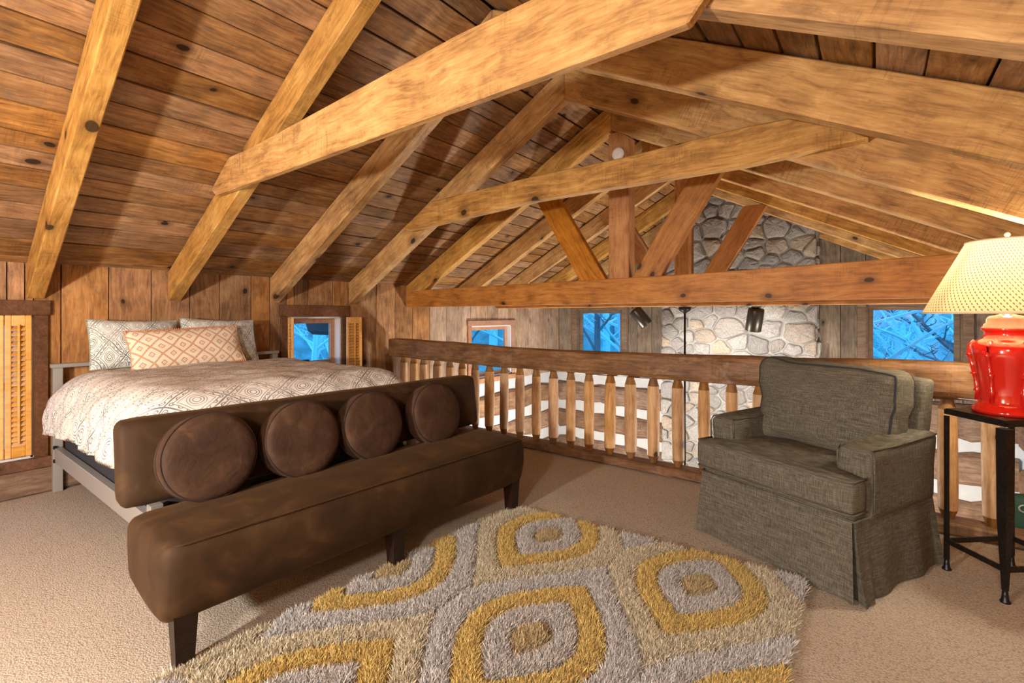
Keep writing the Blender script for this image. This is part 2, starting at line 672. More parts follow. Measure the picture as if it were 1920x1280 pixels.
def polybeam(name, poly, y0, y1, along, mat, parent=None, c=0.006):
    """beam with outline poly [(x, z)...] in a plane of constant y, from y0 to y1; local X runs along"""
    d = Vector((along[0], 0, along[1])).normalized()
    cx = sum(p[0] for p in poly) / len(poly)
    cz = sum(p[1] for p in poly) / len(poly)
    M, _ = frame((cx, (y0 + y1) / 2, cz), Vector((cx, (y0 + y1) / 2, cz)) + d)
    inv = M.inverted()
    bm = bmesh.new()
    a = [bm.verts.new(inv @ Vector((x, y0, z))) for x, z in poly]
    b = [bm.verts.new(inv @ Vector((x, y1, z))) for x, z in poly]
    n = len(poly)
    bm.faces.new(a)
    bm.faces.new(b[::-1])
    for i in range(n):
        j = (i + 1) % n
        bm.faces.new((a[i], b[i], b[j], a[j]))
    bmesh.ops.recalc_face_normals(bm, faces=bm.faces[:])
    bmesh.ops.bevel(bm, geom=bm.edges[:], offset=c, segments=1, affect='EDGES', profile=0.5)
    bm.verts.index_update()
    vs = [v.co.copy() for v in bm.verts]
    fs = [tuple(v.index for v in f.verts) for f in bm.faces]
    bm.free()
    return mesh(name, vs, fs, mat, M, parent)


SBI = {}


def softbox(sx, sy, sz, r, n=10, bulge=(0, 0, 0), fn=None):
    """rounded, slightly inflated box about the origin -> verts, faces (smooth)"""
    hx, hy, hz = sx / 2, sy / 2, sz / 2
    idx, vs, fs = {}, [], []

    def vert(i, j, k):
        key = (i, j, k)
        if key in idx:
            return idx[key]
        p = []
        for q, h in ((i, hx), (j, hy), (k, hz)):
            t = 2 * q / n - 1
            # denser towards the edges
            t = math.copysign(abs(math.sin(t * PI / 2)) ** 0.8, t) if n > 4 else t
            p.append(t * h)
        core = [max(-h + r, min(h - r, c)) for c, h in zip(p, (hx, hy, hz))]
        d = Vector([a - b for a, b in zip(p, core)])
        if d.length > 1e-9:
            # push cube surface to the rounded surface
            d = d.normalized() * r
        q = Vector(core) + d
        u, v, w = q.x / hx, q.y / hy, q.z / hz
        q.x += math.copysign(bulge[0], u) * max(0, 1 - v * v) * max(0, 1 - w * w) * abs(u) ** 2 if bulge[0] else 0
        q.y += math.copysign(bulge[1], v) * max(0, 1 - u * u) * max(0, 1 - w * w) * abs(v) ** 2 if bulge[1] else 0
        q.z += math.copysign(bulge[2], w) * max(0, 1 - u * u) * max(0, 1 - v * v) * abs(w) ** 2 if bulge[2] else 0
        if fn:
            q = fn(q)
        idx[key] = len(vs)
        vs.append(q)
        return idx[key]

    for a in range(n):
        for b in range(n):
            fs.append((vert(a, b, 0), vert(a, b + 1, 0), vert(a + 1, b + 1, 0), vert(a + 1, b, 0)))
            fs.append((vert(a, b, n), vert(a + 1, b, n), vert(a + 1, b + 1, n), vert(a, b + 1, n)))
            fs.append((vert(a, 0, b), vert(a + 1, 0, b), vert(a + 1, 0, b + 1), vert(a, 0, b + 1)))
            fs.append((vert(a, n, b), vert(a, n, b + 1), vert(a + 1, n, b + 1), vert(a + 1, n, b)))
            fs.append((vert(0, a, b), vert(0, a, b + 1), vert(0, a + 1, b + 1), vert(0, a + 1, b)))
            fs.append((vert(n, a, b), vert(n, a + 1, b), vert(n, a + 1, b + 1), vert(n, a, b + 1)))
    SBI.clear()
    SBI.update(idx)
    return vs, fs


def wob(p, s, a, seed=0.0):
    q = Vector(p) * s + Vector((seed, seed * 1.7, -seed))
    return Vector((mnoise.noise(q), mnoise.noise(q + Vector((31, 7, 3))), mnoise.noise(q + Vector((5, 57, 11))))) * a


# ================================================================ THE ROOM
XL, XR = -4.5, 1.2          # faces of the long walls
YF, YG = -2.4, 7.33         # wall behind the camera, gable wall
XRIDGE = -1.83
LS, RS = 0.556, 0.50        # roof pitches
ZLOW = -2.6


def roofL(x): return 1.535 + LS * (x - XL)
ZR = roofL(XRIDGE)
def roofR(x): return ZR - RS * (x - XRIDGE)


# ---- loft floor
floor = MB().box(XL - 0.1, XR + 0.1, YF, 3.82, -0.22, 0.0).obj('floor', 'carpet')
tag(floor, 'beige low pile carpet of the loft', 'floor', kind='structure')
flow = MB().box(XL - 0.3, XR + 0.3, 0.5, YG + 0.3, ZLOW - 0.2, ZLOW).obj('floor_lower', 'rail_wood')
tag(flow, 'wooden floor of the hall below the loft', 'floor', kind='structure')

# ---- left wall: backing with window openings, planks above, hewn logs below
WIN_L = [(-0.10, 0.645, 0.24, 1.19), (2.385, 2.965, 0.33, 1.17), (5.0, 5.93, 0.28, 1.03)]


def wall_boxes(axis, face, depth, a0, a1, z0, z1, holes):
    """boxes filling [a0,a1]x[z0,z1] except holes; slab lies behind 'face' by depth"""
    mb = MB()
    d0, d1 = min(face, face + depth), max(face, face + depth)
    cuts = sorted([a0, a1] + [h[0] for h in holes] + [h[1] for h in holes])
    for s, e in zip(cuts[:-1], cuts[1:]):
        if e - s < 1e-4:
            continue
        zs = [(z0, z1)]
        for h in holes:
            if h[0] <= s + 1e-5 and h[1] >= e - 1e-5:
                zs = [(z0, h[2]), (h[3], z1)]
        for b, t in zs:
            if axis == 'y':
                mb.box(d0, d1, s, e, b, t)
            else:
                mb.box(s, e, d0, d1, b, t)
    return mb


wl = wall_boxes('y', XL - 0.035, -0.12, YF, YG + 0.16, 0.20, 1.52, WIN_L).obj('wall_left', 'gap_dark')
tag(wl, 'low knee wall of vertical knotty planks on the left', 'wall', kind='structure')
# plank edges read off the photograph, carried on behind the camera
ed = [-2.35, -2.1, -1.86, -1.65, -1.4, -1.2, -0.95, -0.75, -0.5, -0.28, 0.0, 0.25, 0.521, 0.604, 0.782, 1.041, 1.302,
      1.565, 1.791, 2.052, 2.22, 2.457, 2.6, 2.87, 3.041, 3.418, 3.683, 3.951, 4.232, 4.525, 4.831, 5.116, 5.36, 5.6,
      5.85, 6.089, 6.394, 6.703, 7.016, 7.33]
for a, b in zip(ed[:-1], ed[1:]):
    zb = 0.10 if a < 3.5 else 0.20
    segs = [(a, b, zb, 1.55)]
    for h in WIN_L:
        new = []
        for (s, e, z0, z1) in segs:
            if e <= h[0] or s >= h[1]:
                new.append((s, e, z0, z1)); continue
            if s < h[0] - 0.02: new.append((s, h[0], z0, z1))
            if e > h[1] + 0.02: new.append((h[1], e, z0, z1))
            ms, me_ = max(s, h[0]), min(e, h[1])
            if me_ - ms > 0.03:
                new.append((ms, me_, z0, h[2])); new.append((ms, me_, h[3], z1))
        segs = new
    for s, e, z0, z1 in segs:
        if z1 - z0 < 0.05 or e - s < 0.03: continue
        off = RND.uniform(-0.003, 0.003)
        board('plank', (XL - 0.0125 + off, (s + e) / 2, z0), (XL - 0.0125 + off, (s + e) / 2, z1), 0.025, e - s - 0.006,
              'wall_plank' if a < 4.2 else 'hall_side_plank_lit', wl, up=(0, 1, 0), c=0.002)
# short patch board beside the shuttered window, below the joint seen in the photograph
# logs of the left wall in the hall
wll = MB().box(XL - 0.25, XL - 0.06, 0.5, YG, ZLOW, 0.20).obj('wall_left_lower', 'chinking')
tag(wll, 'left hall wall of hewn logs and pale chinking below the planks', 'wall', kind='structure')
LOGZ = [(-0.29, 0.02), (-0.76, -0.47), (-1.22, -0.93), (-1.68, -1.40), (-2.14, -1.86), (-2.58, -2.30)]
LOGR = [(-0.20, 0.19), (-0.71, -0.36), (-1.21, -0.87), (-1.70, -1.38), (-2.16, -1.86), (-2.58, -2.30)]
for z0, z1 in LOGZ:
    board('log', (XL - 0.07, 3.4, (z0 + z1) / 2), (XL - 0.07, YG, (z0 + z1) / 2), 0.16, z1 - z0, 'log_wood', wll, c=0.035, rough=0.024, segs=14)

# ---- gable wall
WIN_G = [(-4.135, -3.30, 0.44, 1.275), (-0.105, 0.765, 0.44, 1.312)]
gb = wall_boxes('x', YG + 0.035, 0.12, XL - 0.03, XR + 0.03, 0.20, 1.45, WIN_G)
vs = [(XL, 1.45), (XR, 1.45), (XR, roofR(XR)), (XRIDGE, ZR), (XL, roofL(XL))]
n0 = len(vs)
gb.add([(x, YG + 0.035, z) for x, z in vs] + [(x, YG + 0.155, z) for x, z in vs],
       [tuple(range(n0))[::-1], tuple(range(n0, 2 * n0))] + [(i, (i + 1) % n0, n0 + (i + 1) % n0, n0 + i) for i in range(n0)])
wg = gb.obj('wall_back', 'gap_dark')
tag(wg, 'gable end wall of weathered vertical planks around the stone chimney', 'wall', kind='structure')
ge = [-4.5, -4.25, -4.135, -3.93, -3.72, -3.5, -3.30, -3.196, -3.047, -2.807, -2.55, -2.3, -2.05, -1.8, -1.55, -1.3, -1.05, -0.8, -0.587, -0.366, -0.112,
      0.1, 0.3, 0.53, 0.765, 0.87, 1.02, 1.2]
for a, b in zip(ge[:-1], ge[1:]):
    if a > -2.5 and b < -0.7: continue        # behind the chimney
    zt = min(min(roofL(a), roofR(a)), min(roofL(b), roofR(b))) + 0.02
    segs = [(0.20, zt)]
    for h in WIN_G:
        if a >= h[0] - 0.02 and b <= h[1] + 0.02: segs = [(0.20, h[2]), (h[3], zt)]
    for z0, z1 in segs:
        off = RND.uniform(-0.003, 0.003)
        board('plank', ((a + b) / 2, YG + 0.0125 + off, z0), ((a + b) / 2, YG + 0.0125 + off, z1), b - a - 0.006, 0.025, 'hall_plank', wg, up=(0, 1, 0), c=0.002)
wgl = MB().box(XL - 0.25, XR + 0.25, YG + 0.06, YG + 0.25, ZLOW, 0.20).obj('wall_back_lower', 'chinking')
tag(wgl, 'gable hall wall of hewn logs and pale chinking beside the chimney', 'wall', kind='structure')
for (xa, xb) in ((XL, -2.52), (-0.62, XR)):
    for z0, z1 in (LOGR if xa > -1 else LOGZ):
        dz = 0.0 if xa > -1 else -0.02
        board('log', (xa, YG + 0.07, (z0 + z1) / 2 + dz), (xb, YG + 0.07, (z0 + z1) / 2 + dz), 0.16, z1 - z0, 'log_wood', wgl, up=(0, 0, 1), c=0.035, rough=0.024, segs=10)

# ---- right wall and the wall behind the camera (mostly out of view)
wr = MB().box(XR + 0.03, XR + 0.15, YF, YG, 0.2, 1.57).obj('wall_right', 'gap_dark')
tag(wr, 'right knee wall of vertical planks', 'wall', kind='structure')
y = YF
while y < YG - 0.05:
    w = min(RND.uniform(0.18, 0.3), YG - y)
    board('plank', (XR + 0.0125, y + w / 2, 0.10 if y < 3.4 else 0.2), (XR + 0.0125, y + w / 2, 1.56), 0.025, w - 0.006, 'wall_plank', wr, up=(0, 1, 0), c=0.002)
    y += w
wrl = MB().box(XR + 0.06, XR + 0.25, 0.5, YG, ZLOW, 0.20).obj('wall_right_lower', 'chinking')
tag(wrl, 'right hall wall of hewn logs and pale chinking', 'wall', kind='structure')
for z0, z1 in LOGZ:
    board('log', (XR + 0.07, 3.4, (z0 + z1) / 2 + 0.04), (XR + 0.07, YG, (z0 + z1) / 2 + 0.04), 0.16, z1 - z0, 'log_wood', wrl, c=0.035, rough=0.024, segs=10)
vs = [(XL - 0.1, -0.2), (XR + 0.1, -0.2), (XR + 0.1, roofR(XR)), (XRIDGE, ZR), (XL - 0.1, roofL(XL))]
mb = MB().add([(x, YF, z) for x, z in vs] + [(x, YF - 0.1, z) for x, z in vs], [tuple(range(5)), tuple(range(5, 10))[::-1]] + [(i, 5 + i, 5 + (i + 1) % 5, (i + 1) % 5) for i in range(5)])
wf = mb.obj('wall_front', 'wall_plank')
tag(wf, 'plank end wall behind the viewer', 'wall', kind='structure')
wu = MB().box(XL - 0.25, XR + 0.25, 0.4, 0.5, ZLOW, -0.2).obj('wall_front_lower', 'plaster_dark')
tag(wu, 'far end wall of the hall under the loft', 'wall', kind='structure')

# ---- baseboard log along the left knee wall
bbd = board('baseboard_left', (XL + 0.03, YF, 0.085), (XL + 0.03, 3.45, 0.085), 0.06, 0.17, 'log_wood', None, c=0.012, rough=0.006, segs=16)
tag(bbd, 'rough timber baseboard along the left knee wall', 'baseboard', kind='structure')

# ---- roof boards
RAFT_Y = [-1.83, -1.02, -0.20, 0.61, 1.41, 2.22, 3.055, 3.84, 4.70, 5.55, 6.40, 7.20]
RW, RH = 0.090, 0.235
cl = MB()
cr_ = MB()
dk = 0.05
for mb, xa, xb, fn in ((cl, XL - 0.15, XRIDGE, roofL), (cr_, XRIDGE, XR + 0.2, roofR)):
    mb.add([(x, yy, fn(x) + o) for o in (0.034, 0.09) for yy in (YF - 0.05, YG + 0.15) for x in (xa, xb)],
           [(0, 1, 3, 2), (4, 6, 7, 5), (0, 4, 5, 1), (2, 3, 7, 6), (0, 2, 6, 4), (1, 5, 7, 3)])
ceil_l = tag(cl.obj('ceiling_left', 'gap_dark'), 'left roof slope of brown horizontal boards', 'ceiling', kind='structure')
ceil_r = tag(cr_.obj('ceiling_right', 'gap_dark'), 'right roof slope of brown horizontal boards', 'ceiling', kind='structure')
for side in (0, 1):
    par = ceil_l if side == 0 else ceil_r
    sl = LS if side == 0 else -RS
    nrm = Vector((-sl, 0, 1)).normalized()
    fn = roofL if side == 0 else roofR
    x = XL - 0.10 if side == 0 else XRIDGE
    xe = XRIDGE if side == 0 else XR + 0.12
    while x < xe - 0.02:
        w = RND.uniform(0.105, 0.175)
        if xe - x - w < 0.06: w = xe - x
        x2 = x + w
        cuts = [YF] + sorted(RND.sample([-0.155, 0.655, 1.455, 2.265, 3.10, 3.885, 4.745, 5.595, 6.445], 2)) + [YG + 0.05]
        xm = (x + x2) / 2
        wid = w * math.sqrt(1 + sl * sl)
        for ya, yb in zip(cuts[:-1], cuts[1:]):
            o = RND.uniform(0.0, 0.006) + 0.0125
            p = Vector((xm, 0, fn(xm))) + nrm * o
            tl = RND.uniform(-0.0015, 0.0015)
            board('roof_board', (p.x, ya + 0.001, p.z), (p.x + tl, yb - 0.001, p.z + tl * sl), wid - RND.uniform(0.006, 0.016), 0.022, 'roof_board', par, up=nrm, c=0.002)
        x = x2

# ---- rafters
ORD = ['first', 'second', 'third', 'fourth', 'fifth', 'sixth', 'seventh', 'eighth', 'ninth', 'tenth', 'eleventh', 'twelfth']
for i, y0 in enumerate(RAFT_Y):
    y1 = y0 + RW
    k = i - 3
    dz = 0.004
    pl_ = [(XL + 0.002, roofL(XL) - dz), (XL + 0.002, roofL(XL) - RH), (XRIDGE, roofL(XRIDGE) - RH), (XRIDGE, roofL(XRIDGE) - dz)]
    a = polybeam('rafter', pl_, y0, y1, (1, LS), 'rafter_pine', None)
    if k == 0:      # this one runs a little askew
        hp_ = Matrix.Translation((XL, y0, 0))
        place(a, hp_ @ Matrix.Rotation(math.radians(-1.1), 4, 'Z') @ hp_.inverted() @ WM[a])
    if k >= 0:
        lab = f'{ORD[k]} rafter of the left roof slope, counted from the left edge of the photo'
    else:
        lab = f'left slope rafter behind the viewer, {ORD[-k - 1]} back from the first one in view'
    tag(a, lab, 'rafter', 'rafters of the left slope')
    pr = [(XRIDGE + 0.001, roofR(XRIDGE) - dz), (XRIDGE + 0.001, roofR(XRIDGE) - RH), (XR - 0.002, roofR(XR) - RH), (XR - 0.002, roofR(XR) - dz)]
    b = polybeam('rafter', pr, y0, y1, (1, -RS), 'rafter_pine', None)
    if k >= 1:
        lab = f'{ORD[k - 1]} rafter of the right roof slope, counted from the top right corner inwards'
    else:
        lab = f'right slope rafter above or behind the viewer, {ORD[-k]} back from the first one in view'
    tag(b, lab, 'rafter', 'rafters of the right slope')

# ---- collar ties lapped onto the second and fourth rafter pairs
c1 = polybeam('collar_tie', [(-3.57, 2.03), (-3.50, 1.985), (-0.42, 2.01), (-0.36, 2.08), (-0.55, 2.285), (-1.3, 2.285), (-3.0, 2.20), (-3.30, 2.20)],
              1.365, 1.408, (1, 0), 'rafter_pine', None)
tag(c1, 'broad pale collar beam nearest the viewer, spanning the top of the picture', 'beam', 'collar beams')
c2 = polybeam('collar_tie', [(-3.53, 1.99), (-3.45, 1.965), (-2.05, 2.045), (-0.60, 2.04), (-0.03, 2.07), (-0.12, 2.13), (-0.38, 2.25), (-0.6, 2.255), (-1.36, 2.225), (-2.05, 2.225), (-3.14, 2.19)],
              2.965, 3.053, (1, 0), 'rafter_pine', None)
tag(c2, 'collar beam with dark knots passing in front of the king post', 'beam', 'collar beams')


# ---- roof trusses over the railing
def strut(name, a, b, w, y0, y1, mat, parent):
    """diagonal from a (x,z bottom) to b (x,z top) with a horizontal bottom cut"""
    (ax0, ax1, az), (bx0, bx1, bz) = a, b
    return polybeam(name, [(ax0, az), (ax1, az), (bx1, bz), (bx0, bz)], y0, y1, ((bx0 + bx1 - ax0 - ax1) / 2, bz - az), mat, parent)


t1 = thing('roof_truss', T(-1.77, 3.89, 1.28), 'nearer roof truss with tie beam, king post and two diagonal struts', 'truss', 'roof trusses')
Y0, Y1 = 3.845, 3.935
polybeam('tie_beam', [(-4.49, 1.277), (XR - 0.01, 1.30), (XR - 0.01, 1.58), (0.42, 1.555), (-1.14, 1.511), (-4.49, 1.474)], Y0 - 0.006, Y1 + 0.006, (1, 0), 'truss_pine', t1)
polybeam('king_post', [(-1.861, 1.49), (-1.675, 1.49), (-1.675, 2.70), (-1.77, 2.765), (-1.861, 2.755)], Y0 + 0.004, Y1 + 0.05, (0, 1), 'truss_pine', t1)
strut('strut', (-2.144, -1.885, 1.495), (-2.64, -2.40, 2.32), 0.2, Y0 + 0.006, Y1 - 0.008, 'truss_pine', t1)
strut('strut', (-1.655, -1.404, 1.495), (-1.13, -0.89, 2.34), 0.2, Y0 + 0.006, Y1 - 0.008, 'truss_pine', t1)
t2 = thing('roof_truss', T(-1.77, 5.6, 1.28), 'farther roof truss half hidden behind the nearer one', 'truss', 'roof trusses')
Y0, Y1 = 5.553, 5.645
polybeam('tie_beam', [(-4.49, 1.277), (XR - 0.01, 1.29), (XR - 0.01, 1.50), (-4.49, 1.48)], Y0 - 0.006, Y1 + 0.006, (1, 0), 'truss_pine', t2)
polybeam('king_post', [(-1.861, 1.48), (-1.675, 1.48), (-1.675, 2.70), (-1.77, 2.765), (-1.861, 2.755)], Y0 + 0.004, Y1 + 0.03, (0, 1), 'truss_pine', t2)
strut('strut', (-2.144, -1.885, 1.48), (-2.64, -2.40, 2.32), 0.2, Y0 + 0.006, Y1 - 0.008, 'truss_pine', t2)
strut('strut', (-1.64, -1.41, 1.48), (-1.13, -0.89, 2.34), 0.2, Y0 + 0.006, Y1 - 0.008, 'truss_pine', t2)

# ---- stone chimney
CX0, CX1, CY = -2.55, -0.60, 7.03
chim = MB().box(CX0 + 0.02, CX1 - 0.02, CY + 0.03, YG + 0.05, ZLOW, 3.02).obj('chimney', 'mortar')
tag(chim, 'tall field stone chimney rising up the gable wall', 'chimney', kind='structure')


def clip(poly, nx, ny, d):
    out = []
    for i in range(len(poly)):
        p, q = poly[i], poly[(i + 1) % len(poly)]
        a, b = nx * p[0] + ny * p[1] - d, nx * q[0] + ny * q[1] - d
        if a <= 0: out.append(p)
        if (a < 0 < b) or (b < 0 < a):
            t = a / (a - b)
            out.append((p[0] + (q[0] - p[0]) * t, p[1] + (q[1] - p[1]) * t))
    return out


def stones(u0, u1, v0, v1, seed, aniso=0.78):
    r = random.Random(seed)
    pts = []
    tries = 0
    while tries < 9000:
        tries += 1
        rad = r.choice((0.085, 0.10, 0.13, 0.16, 0.19)) if tries < 5200 else 0.085
        p = (r.uniform(u0, u1), r.uniform(v0, v1))
        if all(math.hypot((p[0] - q[0]) * aniso, p[1] - q[1]) > (rad + q[2]) * 0.72 for q in pts):
            pts.append((p[0], p[1], rad))
    polys = []
    for i, p in enumerate(pts):
        poly = [(u0 + r.uniform(-0.02, 0.01), v0), (u1 + r.uniform(-0.01, 0.02), v0), (u1 + r.uniform(-0.01, 0.02), v1), (u0 + r.uniform(-0.02, 0.01), v1)]
        for j, q in enumerate(pts):
            if i == j: continue
            dx, dy = (q[0] - p[0]) * aniso ** 2, (q[1] - p[1])
            if math.hypot(q[0] - p[0], q[1] - p[1]) > 0.9: continue
            # power bisector in the squashed metric
            k = (dx * (q[0] - p[0]) + dy * (q[1] - p[1]))
            t = 0.5 * (k + (p[2] ** 2 - q[2] ** 2) * 0.5)
            poly = clip(poly, dx, dy, dx * p[0] + dy * p[1] + t)
            if len(poly) < 3: break
        if len(poly) >= 3: polys.append(poly)
    return polys


def stone_obj(poly, parent, to3d, r):
    n = len(poly)
    cx, cy = sum(p[0] for p in poly) / n, sum(p[1] for p in poly) / n
    size = max(math.hypot(p[0] - cx, p[1] - cy) for p in poly)
    if size < 0.035: return
    # shrink for the joint, then knock the corners off
    g = RND.uniform(0.007, 0.014)
    sh = []
    for x, y_ in poly:
        d = math.hypot(x - cx, y_ - cy)
        k = max(0.5, 1 - g * 1.35 / max(d, 0.02))
        sh.append((cx + (x - cx) * k, cy + (y_ - cy) * k))
    pts = []
    for i in range(n):
        p, q = sh[i], sh[(i + 1) % n]
        for t in (0.09, 0.5, 0.91) if math.hypot(p[0] - q[0], p[1] - q[1]) > 0.12 else (0.2, 0.8):
            j = 0.05 * size if t == 0.5 else 0.0
            pts.append((p[0] + (q[0] - p[0]) * t + r.uniform(-j, j), p[1] + (q[1] - p[1]) * t + r.uniform(-j, j)))
    m_ = len(pts)
    h = r.uniform(0.02, 0.055)
    tx, ty = r.uniform(-0.1, 0.1), r.uniform(-0.1, 0.1)
    rings = [(1.0, -0.02), (1.0, h * 0.45), (0.90, h * 0.9), (0.55, h * 1.12)]
    vs, fs = [], []
    for s, d in rings:
        for x, y_ in pts:
            X, Y = (x - cx) * s, (y_ - cy) * s
            dd = d + (tx * X + ty * Y) * (d > 0) + (r.uniform(-0.006, 0.006) if s < 0.95 else 0)
            vs.append((X, -dd, Y))
    vs.append((0, -h * 1.15, 0))
    for a in range(len(rings) - 1):
        for k in range(m_):
            k2 = (k + 1) % m_
            fs.append((a * m_ + k, a * m_ + k2, (a + 1) * m_ + k2, (a + 1) * m_ + k))
    b = (len(rings) - 1) * m_
    for k in range(m_):
        fs.append((b + k, b + (k + 1) % m_, len(vs) - 1))
    o = mesh('stone', vs, fs, 'field_stone', to3d(cx, cy), parent, smooth=False)
    return o


rs = random.Random(5)
for p in stones(CX0, CX1, -1.75, 3.0, 3):
    cx = sum(q[0] for q in p) / len(p); cz = sum(q[1] for q in p) / len(p)
    if cz > min(roofL(cx), roofR(cx)) + 0.15: continue
    stone_obj(p, chim, lambda u, v: T(u, CY + 0.03, v), rs)
for p in stones(CY + 0.05, YG - 0.01, -1.75, 2.6, 8):      # the side turned to the camera
    stone_obj(p, chim, lambda u, v: Matrix.Translation((CX1 - 0.02, u, v)) @ Matrix.Rotation(PI / 2, 4, 'Z'), rs)


# ---- windows
def window(name, axis, face, a0, a1, z0, z1, label, trimmat, sash, inward, meet=None, jamb=0.12, trim=0.07, header=None):
    """casing, jamb, sash, panes. inward = sign of the room side along the wall normal"""
    root = thing(name, I4, label, 'window')
    root['kind'] = 'structure'

    def bx(n, u0, u1, d0, d1, b, t, mat, par=root, c=0.003):
        d0, d1 = sorted((face + inward * d0, face + inward * d1))
        if axis == 'y':
            return MB().bbox(d0, d1, u0, u1, b, t, c).obj(n, mat, I4, par)
        return MB().bbox(u0, u1, d0, d1, b, t, c).obj(n, mat, I4, par)

    # jamb lining
    for u0, u1, b, t in ((a0 - 0.004, a0 + 0.018, z0, z1), (a1 - 0.018, a1 + 0.004, z0, z1), (a0, a1, z1 - 0.018, z1 + 0.004), (a0, a1, z0 - 0.004, z0 + 0.02)):
        bx('jamb', u0, u1, -jamb, -0.001, b, t, 'white_paint' if sash != 'gable_trim' else 'gable_trim')
    # casing
    tw = trim
    bx('casing', a0 - tw, a0, 0.0, 0.022, z0 - 0.02, z1, trimmat)
    bx('casing', a1, a1 + tw, 0.0, 0.022, z0 - 0.02, z1, trimmat)
    bx('casing', a0 - tw - 0.01, a1 + tw + 0.01, 0.0, 0.03, z1, z1 + (header or tw), trimmat)
    bx('sill', a0 - tw - 0.015, a1 + tw + 0.015, 0.0, 0.045, z0 - 0.07, z0, trimmat)
    # sash
    s = 0.05
    d0, d1 = -jamb + 0.015, -jamb + 0.055
    A0, A1, B0, B1 = a0 + 0.018, a1 - 0.018, z0 + 0.02, z1 - 0.018
    bx('stile', A0, A0 + s, d0, d1, B0, B1, sash)
    bx('stile', A1 - s, A1, d0, d1, B0, B1, sash)
    bx('top_rail', A0 + s, A1 - s, d0, d1, B1 - s, B1, sash)
    bx('bottom_rail', A0 + s, A1 - s, d0, d1, B0, B0 + s, sash)
    dm = (d0 + d1) / 2
    if meet:
        bx('meeting_rail', A0 + s, A1 - s, d0, d1 + 0.01, meet - 0.022, meet + 0.022, sash)
        bx('sash_lock', (A0 + A1) / 2 - 0.1, (A0 + A1) / 2 - 0.03, d1, d1 + 0.03, meet + 0.022, meet + 0.04, 'black_plastic')
        bx('pane', A0 + s, A1 - s, dm - 0.003, dm + 0.003, meet + 0.022, B1 - s, 'window_glass', c=0.0005)
        bx('pane', A0 + s, A1 - s, dm - 0.003, dm + 0.003, B0 + s, meet - 0.022, 'window_glass', c=0.0005)
    else:
        bx('pane', A0 + s, A1 - s, dm - 0.003, dm + 0.003, B0 + s, B1 - s, 'window_glass', c=0.0005)
    return root


w = WIN_L[0]; window('window_1', 'y', XL, *w, 'shuttered window at the far left edge, left of the bed', 'dark_trim', 'sash_wood', 1, meet=0.72, header=0.10)
w = WIN_L[1]; window('window_2', 'y', XL, *w, 'small open window between the bed and the railing, with wooden shutters folded back', 'dark_trim', 'sash_wood', 1, meet=0.70, jamb=0.14, header=0.115)
w = WIN_L[2]; window('window_3', 'y', XL, *w, 'window in the left hall wall, seen over and through the railing', 'sash_wood', 'sash_wood', 1, header=0.075)
w = WIN_G[0]; window('window_4', 'x', YG, *w, 'gable window left of the stone chimney', 'gable_trim', 'gable_trim', -1, trim=0.09, header=0.08)
w = WIN_G[1]; window('window_5', 'x', YG, *w, 'gable window right of the stone chimney, half hidden by the lamp shade', 'gable_trim', 'gable_trim', -1, trim=0.09, header=0.08)


# ---- shutters
def shutter(M, w, z0, z1, label, nl, tilt):
    """louvred leaf in its local XZ plane, x 0..w"""
    r = thing('window_shutter', M @ Matrix.Translation((0, 0, z0)), label, 'shutter', 'wooden louvred shutters')
    H = z1 - z0
    s, rt = 0.030 if w < 0.2 else 0.04, 0.07
    B = WM[r]
    MB().bbox(0, s, -0.011, 0.011, 0, H).obj('stile', 'shutter_wood', B, r)
    MB().bbox(w - s, w, -0.011, 0.011, 0, H).obj('stile', 'shutter_wood', B, r)
    MB().bbox(s, w - s, -0.010, 0.010, 0, rt).obj('rail', 'shutter_wood', B, r)
    MB().bbox(s, w - s, -0.010, 0.010, H - rt, H).obj('rail', 'shutter_wood', B, r)
    first = None
    for i in range(nl):
        z = rt + (H - 2 * rt) * (i + 0.5) / nl
        Ml = B @ Matrix.Translation((0, 0, z)) @ Matrix.Rotation(math.radians(tilt), 4, 'X')
        if first is None:
            hw = (H - 2 * rt) / nl * 0.60
            first = MB().bbox(s, w - s, -0.0025, 0.0025, -hw, hw, 0.001).obj('louvre', 'shutter_wood', Ml, r)
        else:
            o = bpy.data.objects.new('louvre', first.data)
            COL.objects.link(o)
            place(o, Ml, r)
    MB().bbox(w / 2 - 0.006, w / 2 + 0.006, -0.022, -0.012, rt + 0.02, H - rt + 0.01, 0.002).obj('tilt_rod', 'shutter_wood', B, r)
    return r


RZ = Matrix.Rotation
# closed leaves over window 1 (local -y faces the room: rotate +90 about z => local x -> +y, -y -> +x)
shutter(T(XL + 0.02, 0.508, 0, PI / 2), 0.125, 0.262, 1.190, 'pale louvred shutter leaf beside the bed at the far left edge', 24, -48)
shutter(T(XL + 0.02, 0.505, 0, PI / 2) @ RZ(PI, 4, 'Z') @ RZ(math.radians(-8), 4, 'Z') @ Matrix.Translation((0, 0.0, 0)), 0.125, 0.262, 1.190, 'pale louvred shutter leaf cut off by the left edge of the photo', 24, -48)
# open leaves of window 2
shutter(T(XL + 0.05, 3.0, 0, PI / 2), 0.185, 0.35, 1.165, 'pale louvred shutter leaf folded flat on the wall, right of the small open window', 22, -48)
shutter(T(XL + 0.03, 2.385, 0, math.radians(-16)), 0.16, 0.35, 1.165, 'pale louvred shutter leaf swung out edge-on, left of the small open window', 22, -48)

